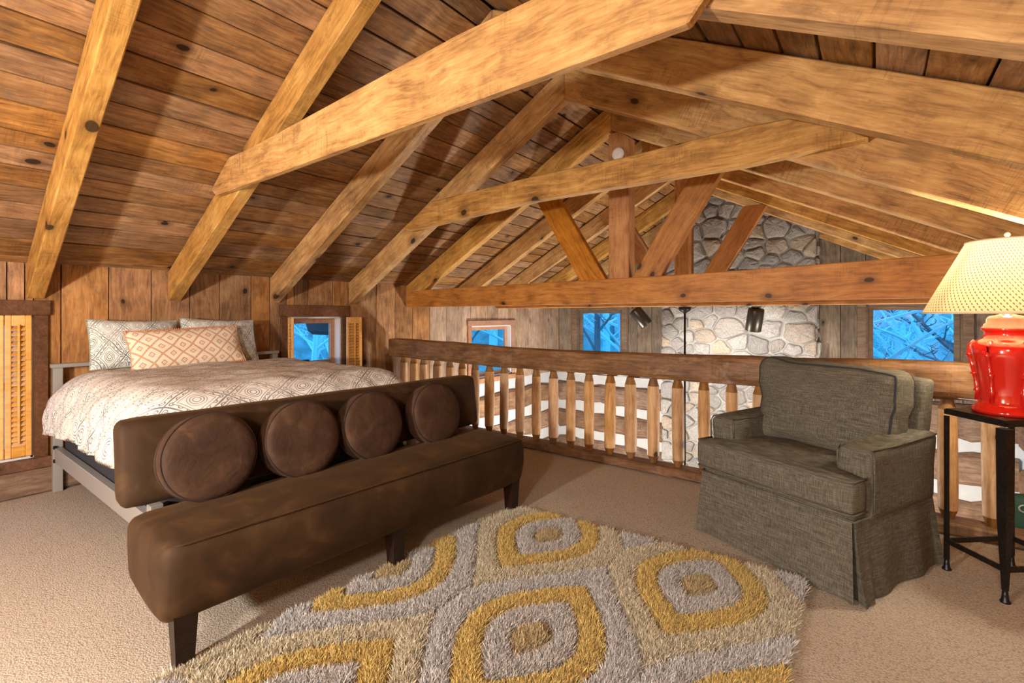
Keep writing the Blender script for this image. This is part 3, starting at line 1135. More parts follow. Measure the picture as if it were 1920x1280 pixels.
# ================================================================ OUTSIDE
hv, hf = [], []
NX, NY = 26, 26
for i in range(NX + 1):
    for j in range(NY + 1):
        x = -34 + 48 * i / NX
        y = -8 + 40 * j / NY
        d = max(0, -6.5 - x) * 0.55 + max(0, y - 9.5) * 0.42
        hv.append((x, y, -3.4 + d + 0.5 * mnoise.noise(Vector((x * 0.2, y * 0.2, 0)))))
for i in range(NX):
    for j in range(NY):
        a = i * (NY + 1) + j
        hf.append((a, a + NY + 1, a + NY + 2, a + 1))
hill = mesh('ground', hv, hf, 'hill_ground', smooth=True)
tag(hill, 'wooded hillside outside the windows', 'ground', kind='structure')


def tree(x, y, h, pale, seed, label, group):
    r = random.Random(seed)
    d = max(0, -6.5 - x) * 0.55 + max(0, y - 9.5) * 0.42
    z0 = -3.7 + d
    mb = MB()

    def grow(p, v, L, rad, lev):
        pts, rads = [p], [rad]
        n = 4
        for k in range(n):
            v = (v + Vector((r.uniform(-1, 1), r.uniform(-1, 1), r.uniform(-0.4, 0.7))) * (0.10 + 0.07 * lev)).normalized()
            p = p + v * (L / n)
            pts.append(p)
            rads.append(rad * (1 - 0.75 * (k + 1) / n))
        mb.tube(pts, rads, 5 if lev < 2 else 3)
        if lev < 3:
            for k in range((26, 8, 6)[lev]):
                t = r.uniform(0.25, 0.98) * n
                i = min(n - 1, int(t))
                q = pts[i].lerp(pts[i + 1], t - i)
                a = r.uniform(0, 2 * PI)
                s = Vector((math.cos(a), math.sin(a), r.uniform(0.0, 0.9))).normalized()
                grow(q, (v * 0.25 + s).normalized(), L * r.uniform(0.16, 0.32), max(0.008, rads[i] * 0.45), lev + 1)
    grow(Vector((0, 0, 0)), Vector((0, 0, 1)), h, h * 0.016, 0)
    o = mb.obj('tree', 'bark_pale' if pale else 'bark_dark', T(x, y, z0))
    tag(o, label, 'tree', group)


TL = 'bare {} tree outside the small window beside the bed'
TM = 'bare {} tree outside the hall window behind the railing'
TG = 'bare {} tree outside the gable window left of the chimney'
TR = 'bare {} tree outside the gable window right of the chimney'
sd = 0
for lab, grp, spots in (
        (TL, 'trees outside the bedside window', [(-8.5, 5.4, 8, 1), (-9.6, 6.6, 9, 1), (-10.5, 5.6, 9, 0), (-11.5, 8.2, 10, 1), (-8.0, 4.4, 6, 1)]),
        (TM, 'trees outside the hall window', [(-8.0, 10.6, 8, 1), (-9.0, 9.6, 8, 0), (-10.5, 12.8, 10, 1)]),
        (TG, 'trees outside the left gable window', [(-6.0, 11.8, 8, 0), (-6.6, 13.5, 9, 1), (-8.2, 14.4, 10, 1), (-5.6, 12.6, 9, 1), (-7.6, 16, 9, 0)]),
        (TR, 'trees outside the right gable window', [(-0.1, 10.6, 8, 1), (0.55, 11.4, 9, 1), (1.3, 11.2, 8, 0), (0.4, 13.0, 9, 1), (1.6, 13.6, 10, 1), (-0.3, 14.0, 9, 0)])):
    for (x, y, h, pale) in spots:
        sd += 1
        tree(x, y, h, pale, sd, lab.format('pale' if pale else 'dark'), grp)
# dark end of a lower roof seen through the small window
er = thing('porch_roof', T(-5.1, 3.4, 0.92), 'dark corner of a roof overhang seen through the small open window', 'roof')
poly = [(3.10, 1.60), (3.10, 1.32), (3.20, 0.99), (3.26, 0.945), (3.62, 1.14), (3.75, 1.60)]
np_ = len(poly)
mb = MB().add([(x, y, z) for x in (-5.55, -4.70) for y, z in poly], [tuple(range(np_)), tuple(range(2 * np_ - 1, np_ - 1, -1))] + [(i, np_ + i, np_ + (i + 1) % np_, (i + 1) % np_) for i in range(np_)])
mb.obj('eave_bracket', 'roof_shingle', I4, er)
MB().bbox(-5.75, -4.70, 2.98, 3.9, 1.60, 1.64).obj('roof_slab', 'roof_shingle', I4, er)

# ================================================================ RAILING
rail = thing('railing', T(-1.8, 3.58, 0), 'rustic loft railing with a hewn log top rail and peeled log balusters', 'railing')


def hewn(name, pts, w, h, mat, parent, n=26, amp=0.01, seed=0):
    """hand-hewn log: pts gives (x, ztop, zbot), y centre 3.58"""
    r = random.Random(seed)
    vs, fs = [], []
    xs = [p[0] for p in pts]
    m_ = 12
    x0, x1 = xs[0], xs[-1]
    xc = (x0 + x1) / 2
    for i in range(n + 1):
        x = x0 + (x1 - x0) * i / n
        zt, zb = np.interp(x, xs, [p[1] for p in pts]), np.interp(x, xs, [p[2] for p in pts])
        for k in range(m_):
            a = 2 * PI * (k + 0.5) / m_
            e = 0.42
            cy = math.copysign(abs(math.cos(a)) ** e, math.cos(a)) * w / 2
            cz = math.copysign(abs(math.sin(a)) ** e, math.sin(a))
            q = wob((x, k * 0.37, 0), 3.0, amp, seed)
            vs.append((x - xc, cy + q.y, (zt + zb) / 2 + cz * (zt - zb) / 2 + q.z))
    for i in range(n):
        for k in range(m_):
            k2 = (k + 1) % m_
            fs.append((i * m_ + k, (i + 1) * m_ + k, (i + 1) * m_ + k2, i * m_ + k2))
    fs.append(tuple(range(m_)))
    fs.append(tuple(n * m_ + k for k in range(m_ - 1, -1, -1)))
    return mesh(name, vs, fs, mat, T(xc, 3.58, 0), parent)


hewn('top_rail', [(-4.40, 0.925, 0.72), (-3.2, 0.90, 0.70), (-2.3, 0.885, 0.70), (-1.0, 0.905, 0.71), (0.2, 0.935, 0.73), (1.18, 0.945, 0.74)], 0.15, 0.2, 'rail_wood', rail, 30, 0.012, 3)
hewn('bottom_rail', [(-4.48, 0.072, 0.0), (1.18, 0.075, 0.0)], 0.16, 0.07, 'rail_wood', rail, 24, 0.004, 9)
board('post', (-4.415, 3.58, 0.0), (-4.415, 3.58, 0.74), 0.12, 0.13, 'dark_trim', rail, up=(1, 0, 0), c=0.01, rough=0.004, segs=5)
BX = [-4.23, -4.06, -3.898, -3.693, -3.514, -3.338, -3.159, -2.982, -2.804, -2.615, -2.434, -2.255, -2.081, -1.905, -1.721, -1.539, -1.358,
      -1.169, -0.987, -0.798, -0.628, -0.45, -0.26, -0.07, 0.12, 0.314, 0.489, 0.67, 0.85, 1.03]
rb = random.Random(21)
for bx_ in BX:
    zt = float(np.interp(bx_, [-4.4, -2.3, 0.2, 1.2], [0.72, 0.70, 0.735, 0.745]))
    R = rb.uniform(0.040, 0.047)
    body, tips, tipt = MB(), MB(), MB()
    ph = rb.uniform(0, 1)
    prof = [(R * 0.98, 0.125), (R * rb.uniform(0.97, 1.06), 0.27), (R * rb.uniform(0.97, 1.07), 0.42), (R * rb.uniform(0.94, 1.04), 0.55), (R * 0.93, zt - 0.062)]
    body.lathe(prof, 10, cap=False, phase=ph)
    tips.lathe([(0.026, 0.06), (0.028, 0.085), (R * 0.98, 0.1255)], 10, cap=False, phase=ph)
    tipt.lathe([(R * 0.93, zt - 0.0625), (0.03, zt - 0.02), (0.026, zt + 0.02)], 10, cap=False, phase=ph)
    # vertices: local X along the baluster so that the grain runs up
    Mb = T(bx_ + 0.0, 3.58, 0) @ Matrix.Rotation(rb.uniform(-0.012, 0.012), 4, 'Y')
    Q = Matrix.Rotation(-PI / 2, 4, 'Y')
    sw = lambda mb: [Q.inverted() @ v for v in mb.v]
    b = mesh('baluster', sw(body), body.f, 'baluster_wood', Mb @ Q, rail, smooth=True)
    for tp in (tips, tipt):
        mesh('baluster_tip', sw(tp), tp.f, 'baluster_tip_wood', Mb @ Q, b, smooth=True)

# ================================================================ HALL FITTINGS
for i, (x, tgt, lab) in enumerate(((-2.36, (-1.75, 7.0, 0.55), 'black cylinder spotlight beside the left gable window, tilted to the chimney'),
                                   (-1.02, (-1.25, 7.0, 0.55), 'dark metal cylinder spotlight hanging in front of the stone chimney'))):
    base = Vector((x, 5.62, 1.277))
    r = thing('spotlight', T(*base), lab, 'spotlight', 'spotlights under the tie beam')
    B = WM[r]
    MB().lathe([(0.045, -0.012), (0.045, 0.0)], 16).obj('canopy', 'spot_metal', B, r)
    MB().tube([(0, 0, 0), (0, 0.01, -0.05)], 0.008, 8).obj('stem', 'spot_metal', B, r)
    tilt = Matrix.Rotation(math.radians(-38 if i == 0 else 10), 4, 'Y') @ Matrix.Rotation(math.radians(10), 4, 'X')
    hM = B @ Matrix.Translation((0.0, 0.01, -0.045)) @ tilt
    MB().lathe([(0.040, 0.03), (0.076, 0.02), (0.080, 0.0), (0.080, -0.215), (0.072, -0.22), (0.070, -0.17), (0.004, -0.168)], 20).obj('head', 'spot_metal', hM, r, True)
    MB().lathe([(0.004, -0.1665), (0.066, -0.1675)], 16).obj('lens', 'spot_glow', hM, r)
    lp = hM @ Vector((0, 0, -0.23))
    light('spotlight_beam', 'SPOT', lp, 52, (1.0, 0.96, 0.92), 0.03, target=tgt, spot_size=math.radians(75), spot_blend=0.6)

pn = thing('pendant_lamp', T(-1.755, 5.60, 1.277), 'dark pendant rod and canopy hanging from the farther tie beam', 'lamp')
B = WM[pn]
MB().lathe([(0.065, 0.0), (0.07, -0.02), (0.055, -0.045), (0.03, -0.06), (0.012, -0.075)], 20).obj('canopy', 'bronze', B, pn, True)
MB().tube([(0, 0, -0.05), (0, 0, -2.2)], 0.0115, 10).obj('rod', 'bronze', B, pn, True)
MB().lathe([(0.02, -2.15), (0.10, -2.2), (0.20, -2.36), (0.19, -2.36), (0.09, -2.21), (0.01, -2.17)], 24).obj('shade', 'bronze', B, pn, True)
MB().tube([(-0.13, 0, 0.004), (-0.07, 0, -0.025), (-0.03, 0, -0.05)], 0.003, 6).add([], []).tube([(0.13, 0, 0.004), (0.07, 0, -0.025), (0.03, 0, -0.05)], 0.003, 6).obj('wire', 'bronze', B, pn)

sm = MB().lathe([(0.056, 0.0), (0.056, 0.012), (0.050, 0.026), (0.03, 0.032), (0.004, 0.033)], 24).obj('smoke_detector', 'white_plastic', Matrix.Translation((-1.765, 3.849, 2.565)) @ Matrix.Rotation(PI / 2, 4, 'X'), None, True)
tag(sm, 'round white smoke detector on the king post', 'detector')

# green canvas bag behind the railing at the right edge
bag = thing('canvas_bag', T(0.80, 3.735, 0.0), 'dark green canvas bag with a metal eyelet behind the railing at the right edge', 'bag')
v_, f_ = softbox(0.44, 0.10, 0.225, 0.03, 8, (0, 0.01, 0))
mesh('body', v_, f_, 'bag_green', T(0.80, 3.735, 0.1125), bag, True)
ring = [(0.018 * math.cos(a), 0, 0.018 * math.sin(a)) for a in [2 * PI * k / 16 for k in range(16)]]
MB().tube(ring, 0.004, 6, closed=True).obj('eyelet', 'silver_metal', T(0.622, 3.681, 0.165), bag, True)

# ================================================================ BED
BY0, BY1 = 0.725, 2.245
bed = thing('bed', T(-3.5, 1.485, 0), 'queen bed with a brushed silver metal frame against the plank wall', 'bed')
for yy in (BY0, BY1 - 0.05):
    MB().bbox(-4.45, -4.40, yy, yy + 0.05, 0, 0.835, 0.003).obj('headboard_post', 'silver_metal', I4, bed)
MB().bbox(-4.45, -4.395, BY0 - 0.01, BY1 + 0.01, 0.835, 0.862, 0.003).obj('headboard_rail', 'silver_metal', I4, bed)
MB().bbox(-4.44, -4.41, BY0 + 0.05, BY1 - 0.05, 0.50, 0.53, 0.003).obj('headboard_rail', 'silver_metal', I4, bed)
for yy in (BY0 + 0.005, BY1 - 0.045):
    MB().bbox(-4.40, -2.57, yy, yy + 0.04, 0.205, 0.302, 0.003).obj('side_rail', 'silver_metal', I4, bed)
    MB().bbox(-2.57, -2.52, yy - 0.005, yy + 0.045, 0, 0.36, 0.003).obj('foot_post', 'silver_metal', I4, bed)
MB().bbox(-2.565, -2.525, BY0 + 0.05, BY1 - 0.05, 0.205, 0.302, 0.003).obj('foot_rail', 'silver_metal', I4, bed)
for zz in (0.215, 0.305):
    MB().lathe([(0.012, 0), (0.012, 0.014), (0.004, 0.016)], 12).obj('bolt_cap', 'black_plastic', Matrix.Translation((-4.385, BY0 + 0.012, zz)) @ Matrix.Rotation(PI / 2, 4, 'X'), bed)
v_, f_ = softbox(1.82, 1.42, 0.22, 0.03, 8)
mesh('box_spring', v_, f_, 'box_fabric', T(-3.49, 1.485, 0.33), bed, True)
v_, f_ = softbox(1.82, 1.42, 0.28, 0.06, 8)
mesh('mattress', v_, f_, 'sheet_white', T(-3.49, 1.485, 0.585), bed, True)

# duvet draped over three sides
ZT = 0.775


def drape(t, half, rad, drop, flare):
    """t: signed arc length from the middle -> (offset, fall)"""
    s, a = (1 if t >= 0 else -1), abs(t)
    flat = half - rad
    if a <= flat: return s * a, 0.0
    q = (a - flat) / rad
    if q <= PI / 2: return s * (flat + rad * math.sin(q)), rad * (1 - math.cos(q))
    e = a - flat - rad * PI / 2
    return s * (half + flare * e), rad + e


dv, du, dfc = [], [], []
NS, NT_ = 54, 72
ARC = 0.785 - 0.20 + 0.20 * PI / 2 + 0.15
for i in range(NS + 1):
    s = i / NS * 2.05
    # x from the pillows to the foot
    if s < 1.58: ox, fx = s, 0.0
    else:
        q = (s - 1.58) / 0.17
        if q <= PI / 2: ox, fx = 1.58 + 0.17 * math.sin(q), 0.17 * (1 - math.cos(q))
        else: ox, fx = 1.75, 0.17 + (s - 1.58 - 0.17 * PI / 2)
    for j in range(NT_ + 1):
        t = (j / NT_ * 2 - 1) * ARC
        oy, fy = drape(t, 0.785, 0.20, 0.3, 0.10)
        fall = math.hypot(fx, fy) if (fx > 0 and fy > 0) else fx + fy
        fall = min(fall, (0.365 - 0.05 * min(1, s / 0.8)) + 0.02 * mnoise.noise(Vector((s * 5, t * 5, 2))))
        x = -4.34 + ox
        crown = 0.02 * math.cos(min(1, abs(t) / ARC) * PI / 2) + (0.02 if s > 0.3 else -0.02 + 0.133 * s)
        p = Vector((x, 1.485 + oy, ZT + crown - fall))
        am = 0.012 if fall < 0.05 else 0.02
        w_ = wob(p, 5.5, am, 2.0) + wob(p, 13.0, am * 0.4, 7.0)
        if fall > 0.2:
            w_ += Vector((0, math.copysign(0.016 * math.sin(s * 21 + 2 * math.sin(s * 6)), oy), 0))
        dv.append(p + w_)
        du.append((s, t))
for i in range(NS):
    for j in range(NT_):
        a = i * (NT_ + 1) + j
        dfc.append((a, a + 1, a + NT_ + 2, a + NT_ + 1))
# give it thickness: an inner sheet a little below
duv = thing('duvet', T(-3.45, 1.485, 0.6), 'white duvet with a grey diamond and circle print spread over the bed', 'duvet')
top = mesh('cover', [v - Vector((-3.45, 1.485, 0.6)) for v in dv], dfc, 'duvet_print', T(-3.45, 1.485, 0.6), duv, True, du)
sm_ = top.modifiers.new('thickness', 'SOLIDIFY')
sm_.thickness = 0.018
sm_.offset = -1
# seam lines of the cover
for j in (9, 63):
    pts = [dv[i * (NT_ + 1) + j] + Vector((0, 0, 0.001)) for i in range(0, NS - 6)]
    MB().tube([p - Vector((-3.45, 1.485, 0.6)) for p in pts], 0.0035, 5).obj('piping', 'duvet_print', T(-3.45, 1.485, 0.6), duv)


def pillow(w, h, t, seed, nu=22, nv=16, corner=0.06):
    vs, uv, fs = [], [], []
    for side in (1, -1):
        for i in range(nu + 1):
            for j in range(nv + 1):
                u, v = 2 * i / nu - 1, 2 * j / nv - 1
                k = (max(0, 1 - abs(u) ** 2.6) * max(0, 1 - abs(v) ** 2.6)) ** 0.5
                pinch = 1 - corner * (1 - abs(v) ** 2) * abs(u) ** 3 * 0.7
                pinch2 = 1 - corner * (1 - abs(u) ** 2) * abs(v) ** 3 * 1.3
                p = Vector((u * w / 2 * pinch, side * t / 2 * k, v * h / 2 * pinch2))
                p += wob((u, v, side), 2.2, 0.012 * k, seed)
                vs.append(p)
                uv.append((u * w / 2, v * h / 2))
    n = (nu + 1) * (nv + 1)
    for i in range(nu):
        for j in range(nv):
            a = i * (nv + 1) + j
            fs.append((a, a + nv + 1, a + nv + 2, a + 1))
            fs.append((n + a, n + a + 1, n + a + nv + 2, n + a + nv + 1))
    return vs, fs, uv


def pillow_obj(name, w, h, t, seed, mat, M, label, cat, group=None, edge=None):
    r = thing(name, M, label, cat, group)
    vs, fs, uv = pillow(w, h, t, seed)
    mesh('cover', vs, fs, mat, M, r, True, uv)
    # welt around the edge
    nu, nv = 22, 16
    ringi = [(i, 0) for i in range(nu)] + [(nu, j) for j in range(nv)] + [(i, nv) for i in range(nu, 0, -1)] + [(0, j) for j in range(nv, 0, -1)]
    pts = [vs[i * (nv + 1) + j] for i, j in ringi]
    MB().tube(pts, 0.004, 5, closed=True).obj('piping', edge or mat, M, r)
    return r


# pillow local: x width, z height, -y to the room. Rotating +90 about z turns -y to +x
def lean(x, y, z, deg, roll=0.0, yaw=0.0):
    return Matrix.Translation((x, y, z)) @ Matrix.Rotation(PI / 2 + yaw, 4, 'Z') @ Matrix.Rotation(math.radians(-deg), 4, 'X') @ Matrix.Rotation(roll, 4, 'Y')


plain('piping_green', srgb(150, 170, 150), 0.8)
pillow_obj('bed_pillow', 0.53, 0.37, 0.17, 1.0, 'pillow_print', lean(-4.24, 1.135, 0.985, 24, 0.03), 'grey and white geometric print pillow at the left of the bed', 'pillow', 'printed bed pillows', 'piping_green')
pillow_obj('bed_pillow', 0.55, 0.37, 0.17, 4.0, 'pillow_print', lean(-4.25, 1.70, 0.985, 24, 0.05), 'grey and white geometric print pillow at the right, mostly behind the orange cushion', 'pillow', 'printed bed pillows', 'piping_green')
lum = pillow_obj('lumbar_cushion', 0.74, 0.31, 0.13, 8.0, 'lumbar_weave', lean(-4.045, 1.40, 0.955, 27, -0.045), 'long cream lumbar cushion with an orange diamond weave on the bed', 'cushion', None, 'lumbar_weave')
plain('orange_yarn', srgb(206, 132, 84), 0.95)
tas = MB()
for sgn in (-1, 1):
    for k in range(52):
        u = (k + 0.5) / 52 * 2 - 1
        tas.bbox(u * 0.36 - 0.004, u * 0.36 + 0.004, -0.006, 0.006, sgn * 0.148 - 0.009, sgn * 0.148 + 0.009, 0.002)
tas.obj('yarn_edging', 'orange_yarn', WM[lum], lum)

# ================================================================ BENCH
BO = Vector((-1.865, 0.631, 0))
bang = -math.atan2(0.064, 0.998)
# local frame: x along the bench (0..1.73), y to the back (-) ... local +y points to the front
BM = Matrix.Translation(BO) @ Matrix(((0.064, 0.998, 0, 0), (0.998, -0.064, 0, 0), (0, 0, 1, 0), (0, 0, 0, 1)))
bench = thing('bench', BM, 'long brown velvet bench with a low floating backrest at the foot of the bed', 'bench')


def seat_fn(q):
    # local: x length, y front(+), z up; soften: crown on top, belly in front, undercut below
    v, w = q.y / 0.2625, q.z / 0.1375
    q.z += 0.012 * (1 - min(1, abs(v)) ** 2) * (w > 0)
    q.y += -0.03 * max(0, -w) * (1 if q.y > 0 else -0.6)
    q.z += -0.03 * max(0, -v) ** 2 * (w > 0)
    return q + wob(q, 5, 0.004, 3.0)


v_, f_ = softbox(1.84, 0.525, 0.275, 0.05, 16, (0.012, 0.012, 0.0), seat_fn)
mesh('seat', v_, f_, 'brown_velvet', BM @ Matrix.Translation((0.850, -0.207, 0.305)), bench, True)
seam = [(-0.035, -0.48, 0.435), (-0.04, 0.0, 0.44), (-0.03, 0.03, 0.437)]
pts = [(-0.045 + 0.0, -0.45 + 0.46 * k / 8, 0.434) for k in range(9)]
MB().tube([(-0.035, 0.030, 0.435)] + [(x * 1.745 - 0.01, 0.042, 0.437) for x in [k / 14 for k in range(15)]] + [(1.74, 0.03, 0.435)], 0.004, 6).obj('piping', 'brown_velvet', BM, bench, True)


def back_fn(q):
    q.y += -0.02 * (q.z / 0.165)
    return q + wob(q, 4, 0.004, 9.0)


v_, f_ = softbox(1.965, 0.135, 0.34, 0.045, 14, (0, 0.006, 0.0), back_fn)
mesh('backrest', v_, f_, 'brown_velvet', BM @ Matrix.Translation((0.895, -0.535, 0.602)), bench, True)
for x in (0.16, 0.86, 1.58):
    MB().bbox(x - 0.03, x + 0.03, -0.56, -0.42, 0.24, 0.58, 0.004).obj('back_support', 'dark_leg', BM, bench)


def bleg(x, y):
    mb = MB()
    a, b = 0.036, 0.026
    mb.add([(x - a, y - a, 0.20), (x + a, y - a, 0.20), (x + a, y + a, 0.20), (x - a, y + a, 0.20),
            (x - b, y - b, 0), (x + b, y - b, 0), (x + b, y + b, 0), (x - b, y + b, 0)],
           [(0, 1, 2, 3), (7, 6, 5, 4), (0, 4, 5, 1), (1, 5, 6, 2), (2, 6, 7, 3), (3, 7, 4, 0)])
    return mb.obj('leg', 'dark_leg', BM, bench)


for x in (0.0, 0.86, 1.70):
    bleg(x, -0.01)
    bleg(max(0.16, min(1.54, x)), -0.39)

plain('piping_dark', srgb(48, 32, 26), 0.8)
CL = [('first', 0.185), ('second', 0.575), ('third', 0.955), ('fourth', 1.39)]
for i, (od, cx_) in enumerate(CL):
    R = 0.175
    M = BM @ Matrix.Translation((cx_, -0.365, 0.440 + R * 0.97 - 0.004 * i)) @ Matrix.Rotation(math.radians(-90 + 12), 4, 'X') @ Matrix.Rotation(i * 0.7, 4, 'Z')
    lab = {0: 'round brown velvet cushion on the bench, nearest and largest, at its left end', 1: 'round brown velvet cushion on the bench, second from the left',
           2: 'round brown velvet cushion on the bench, third from the left', 3: 'round brown velvet cushion on the bench, at its far right end'}[i]
    r = thing('round_cushion', M, lab, 'cushion', 'round cushions on the bench')
    mb = MB()
    prof = [(0.002, 0.066)] + [(R * s, 0.040 + 0.026 * math.sqrt(max(0, 1 - s ** 3))) for s in (0.2, 0.4, 0.6, 0.75, 0.88, 0.96)] + [(R, 0.036), (R * 1.01, 0.0), (R, -0.036)] + \
           [(R * s, -0.040 - 0.026 * math.sqrt(max(0, 1 - s ** 3))) for s in (0.96, 0.88, 0.75, 0.6, 0.4, 0.2)] + [(0.002, -0.066)]
    mb.lathe(prof, 40)
    for k, v in enumerate(mb.v):
        a = math.atan2(v.y, v.x)
        rr = math.hypot(v.x, v.y) / R
        g = 0.0022 * math.sin(a * 23 + 3 * math.sin(a * 5 + i)) * max(0, min(1, (rr - 0.5) * 3)) * (rr < 0.99)
        mb.v[k] = v + Vector((0, 0, math.copysign(g, v.z))) + wob(v, 9, 0.003, i * 3.0)
    mb.obj('cover', 'cushion_velvet', M, r, True)
    for zz in (0.038, -0.038):
        MB().tube([(R * math.cos(a), R * math.sin(a), zz) for a in [2 * PI * k / 48 for k in range(48)]], 0.0045, 6, closed=True).obj('piping', 'piping_dark', M, r, True)

# ================================================================ RUG
RC = [Vector((-1.80, 2.37, 0)), Vector((-0.25, 2.50, 0)), Vector((-0.22, 0.10, 0)), Vector((-1.88, 0.10, 0))]
rug = thing('shag_rug', T(-1.04, 1.3, 0), 'shaggy carved rug with yellow, grey and beige teardrop rings in front of the bench', 'rug')
mb = MB()
mb.add([(p.x + 1.04, p.y - 1.3, z) for z in (0.0, 0.008) for p in RC], [(0, 1, 2, 3), (7, 6, 5, 4), (0, 4, 5, 1), (1, 5, 6, 2), (2, 6, 7, 3), (3, 7, 4, 0)])
plain('rug_backing', srgb(150, 128, 96), 0.95)
mb.obj('backing', 'rug_backing', T(-1.04, 1.3, 0), rug)
rng = np.random.default_rng(4)
NP = 360000
s = rng.random(NP); t = rng.random(NP)
A, Bc, Cc, D = [np.array(p[:2]) for p in RC]
P = ((1 - s) * (1 - t))[:, None] * D + (s * (1 - t))[:, None] * Cc + (s * t)[:, None] * Bc + ((1 - s) * t)[:, None] * A
# teardrop lattice
yy_ = np.linspace(0, 0.415, 400)
xx_ = 0.268 * np.cos(PI * yy_ / (2 * 0.415))
th_, ro_ = np.arctan2(yy_, xx_), np.hypot(xx_, yy_)
best = np.full(NP, 9.0); sec = np.full(NP, 9.0); who = np.zeros(NP, int); bx = np.zeros((NP, 2))
ci = 0
for row in range(-1, 5):
    for colm in range(-1, 4):
        ctr = np.array([-1.40 + colm * 0.775 + (0.3875 if row % 2 else 0.0), 2.17 - row * 0.72])
        d = P - ctr
        rr = np.hypot(d[:, 0], d[:, 1]) / np.interp(np.arctan2(np.abs(d[:, 1]), np.abs(d[:, 0])), th_, ro_)
        m = rr < best
        sec = np.where(m, best, np.minimum(sec, rr))
        bx[m] = d[m]
        best = np.where(m, rr, best)
        who = np.where(m, row % 2, who)
cols = {'tan': srgb(216, 194, 148), 'grey': srgb(224, 219, 214), 'yellow': srgb(238, 208, 128), 'beige': srgb(234, 222, 194), 'grey2': srgb(226, 222, 219)}
dye = np.zeros((NP, 3))
core, ringg, yel = best < 0.27, (best >= 0.27) & (best < 0.64), (best >= 0.64) & (best < 1.0)
outr = best >= 1.0
dye[core] = cols['tan']; dye[ringg] = cols['grey']; dye[yel] = cols['yellow']
dye[outr & (who == 0)] = cols['beige']; dye[outr & (who == 1)] = cols['grey2']
dye *= rng.uniform(0.50, 1.12, NP)[:, None]
dye[rng.random(NP) < 0.12] *= 0.72
dist = np.minimum.reduce([np.abs(best - 0.27) * 0.27, np.abs(best - 0.64) * 0.30, np.abs(best - 1.0) * 0.32, np.where(outr, (sec - best) * 0.17, 1.0)])
keep = dist > 0.0085
hgt = 0.016 + 0.022 * np.clip(dist / 0.03, 0, 1) ** 0.6
hgt *= rng.uniform(0.82, 1.15, NP)
ang = rng.uniform(0, 2 * PI, NP)
ln = rng.uniform(0.0, 0.85, NP) * hgt
tip = np.stack([P[:, 0] + np.cos(ang) * ln + 0.006, P[:, 1] + np.sin(ang) * ln - 0.004, hgt], 1)
wa = rng.uniform(0, 2 * PI, NP)
wd = 0.0030
b0 = np.stack([P[:, 0] + np.cos(wa) * wd, P[:, 1] + np.sin(wa) * wd, np.full(NP, 0.004)], 1)
b1 = np.stack([P[:, 0] - np.cos(wa) * wd, P[:, 1] - np.sin(wa) * wd, np.full(NP, 0.004)], 1)
b0, b1, tip, dye = b0[keep], b1[keep], tip[keep], dye[keep]
n = len(b0)
vv = np.stack([b0, b1, tip], 1).reshape(-1, 3) - np.array([-1.04, 1.3, 0])
me = bpy.data.meshes.new('pile')
me.vertices.add(3 * n); me.vertices.foreach_set('co', vv.astype(np.float32).ravel())
me.loops.add(3 * n); me.loops.foreach_set('vertex_index', np.arange(3 * n, dtype=np.int32))
me.polygons.add(n); me.polygons.foreach_set('loop_start', np.arange(0, 3 * n, 3, dtype=np.int32))
me.polygons.foreach_set('loop_total', np.full(n, 3, dtype=np.int32))
ca = me.color_attributes.new('dye', 'FLOAT_COLOR', 'POINT')
ca.data.foreach_set('color', np.repeat(np.concatenate([dye, np.ones((n, 1))], 1), 3, axis=0).astype(np.float32).ravel())
me.materials.append(MATS['rug_pile'])
me.update(calc_edges=True)
pile = bpy.data.objects.new('pile', me)
COL.objects.link(pile)
place(pile, T(-1.04, 1.3, 0), rug)
pile['kind'] = 'stuff'

# ================================================================ ARMCHAIR
# local: x to the chair's left as seen from the front (right in the photo), y to the back, front at y = -0.36
cang = math.atan2(-0.42, 0.905)
CM = T(-0.262, 2.965, 0, cang)
ch = thing('armchair', CM, 'grey linen slipcovered armchair with a pleated skirt in front of the railing', 'armchair')


def part(name, size, r, loc, n=12, bulge=(0, 0, 0), fn=None, rot=None, mat='grey_linen', seed=1.0, amp=0.004):
    def f(q):
        if fn: q = fn(q)
        return q + wob(q, 6, amp, seed)
    v, fc = softbox(*size, r, n, bulge, f)
    M = CM @ Matrix.Translation(loc)
    if rot is not None: M = M @ rot
    return mesh(name, v, fc, mat, M, ch, True)


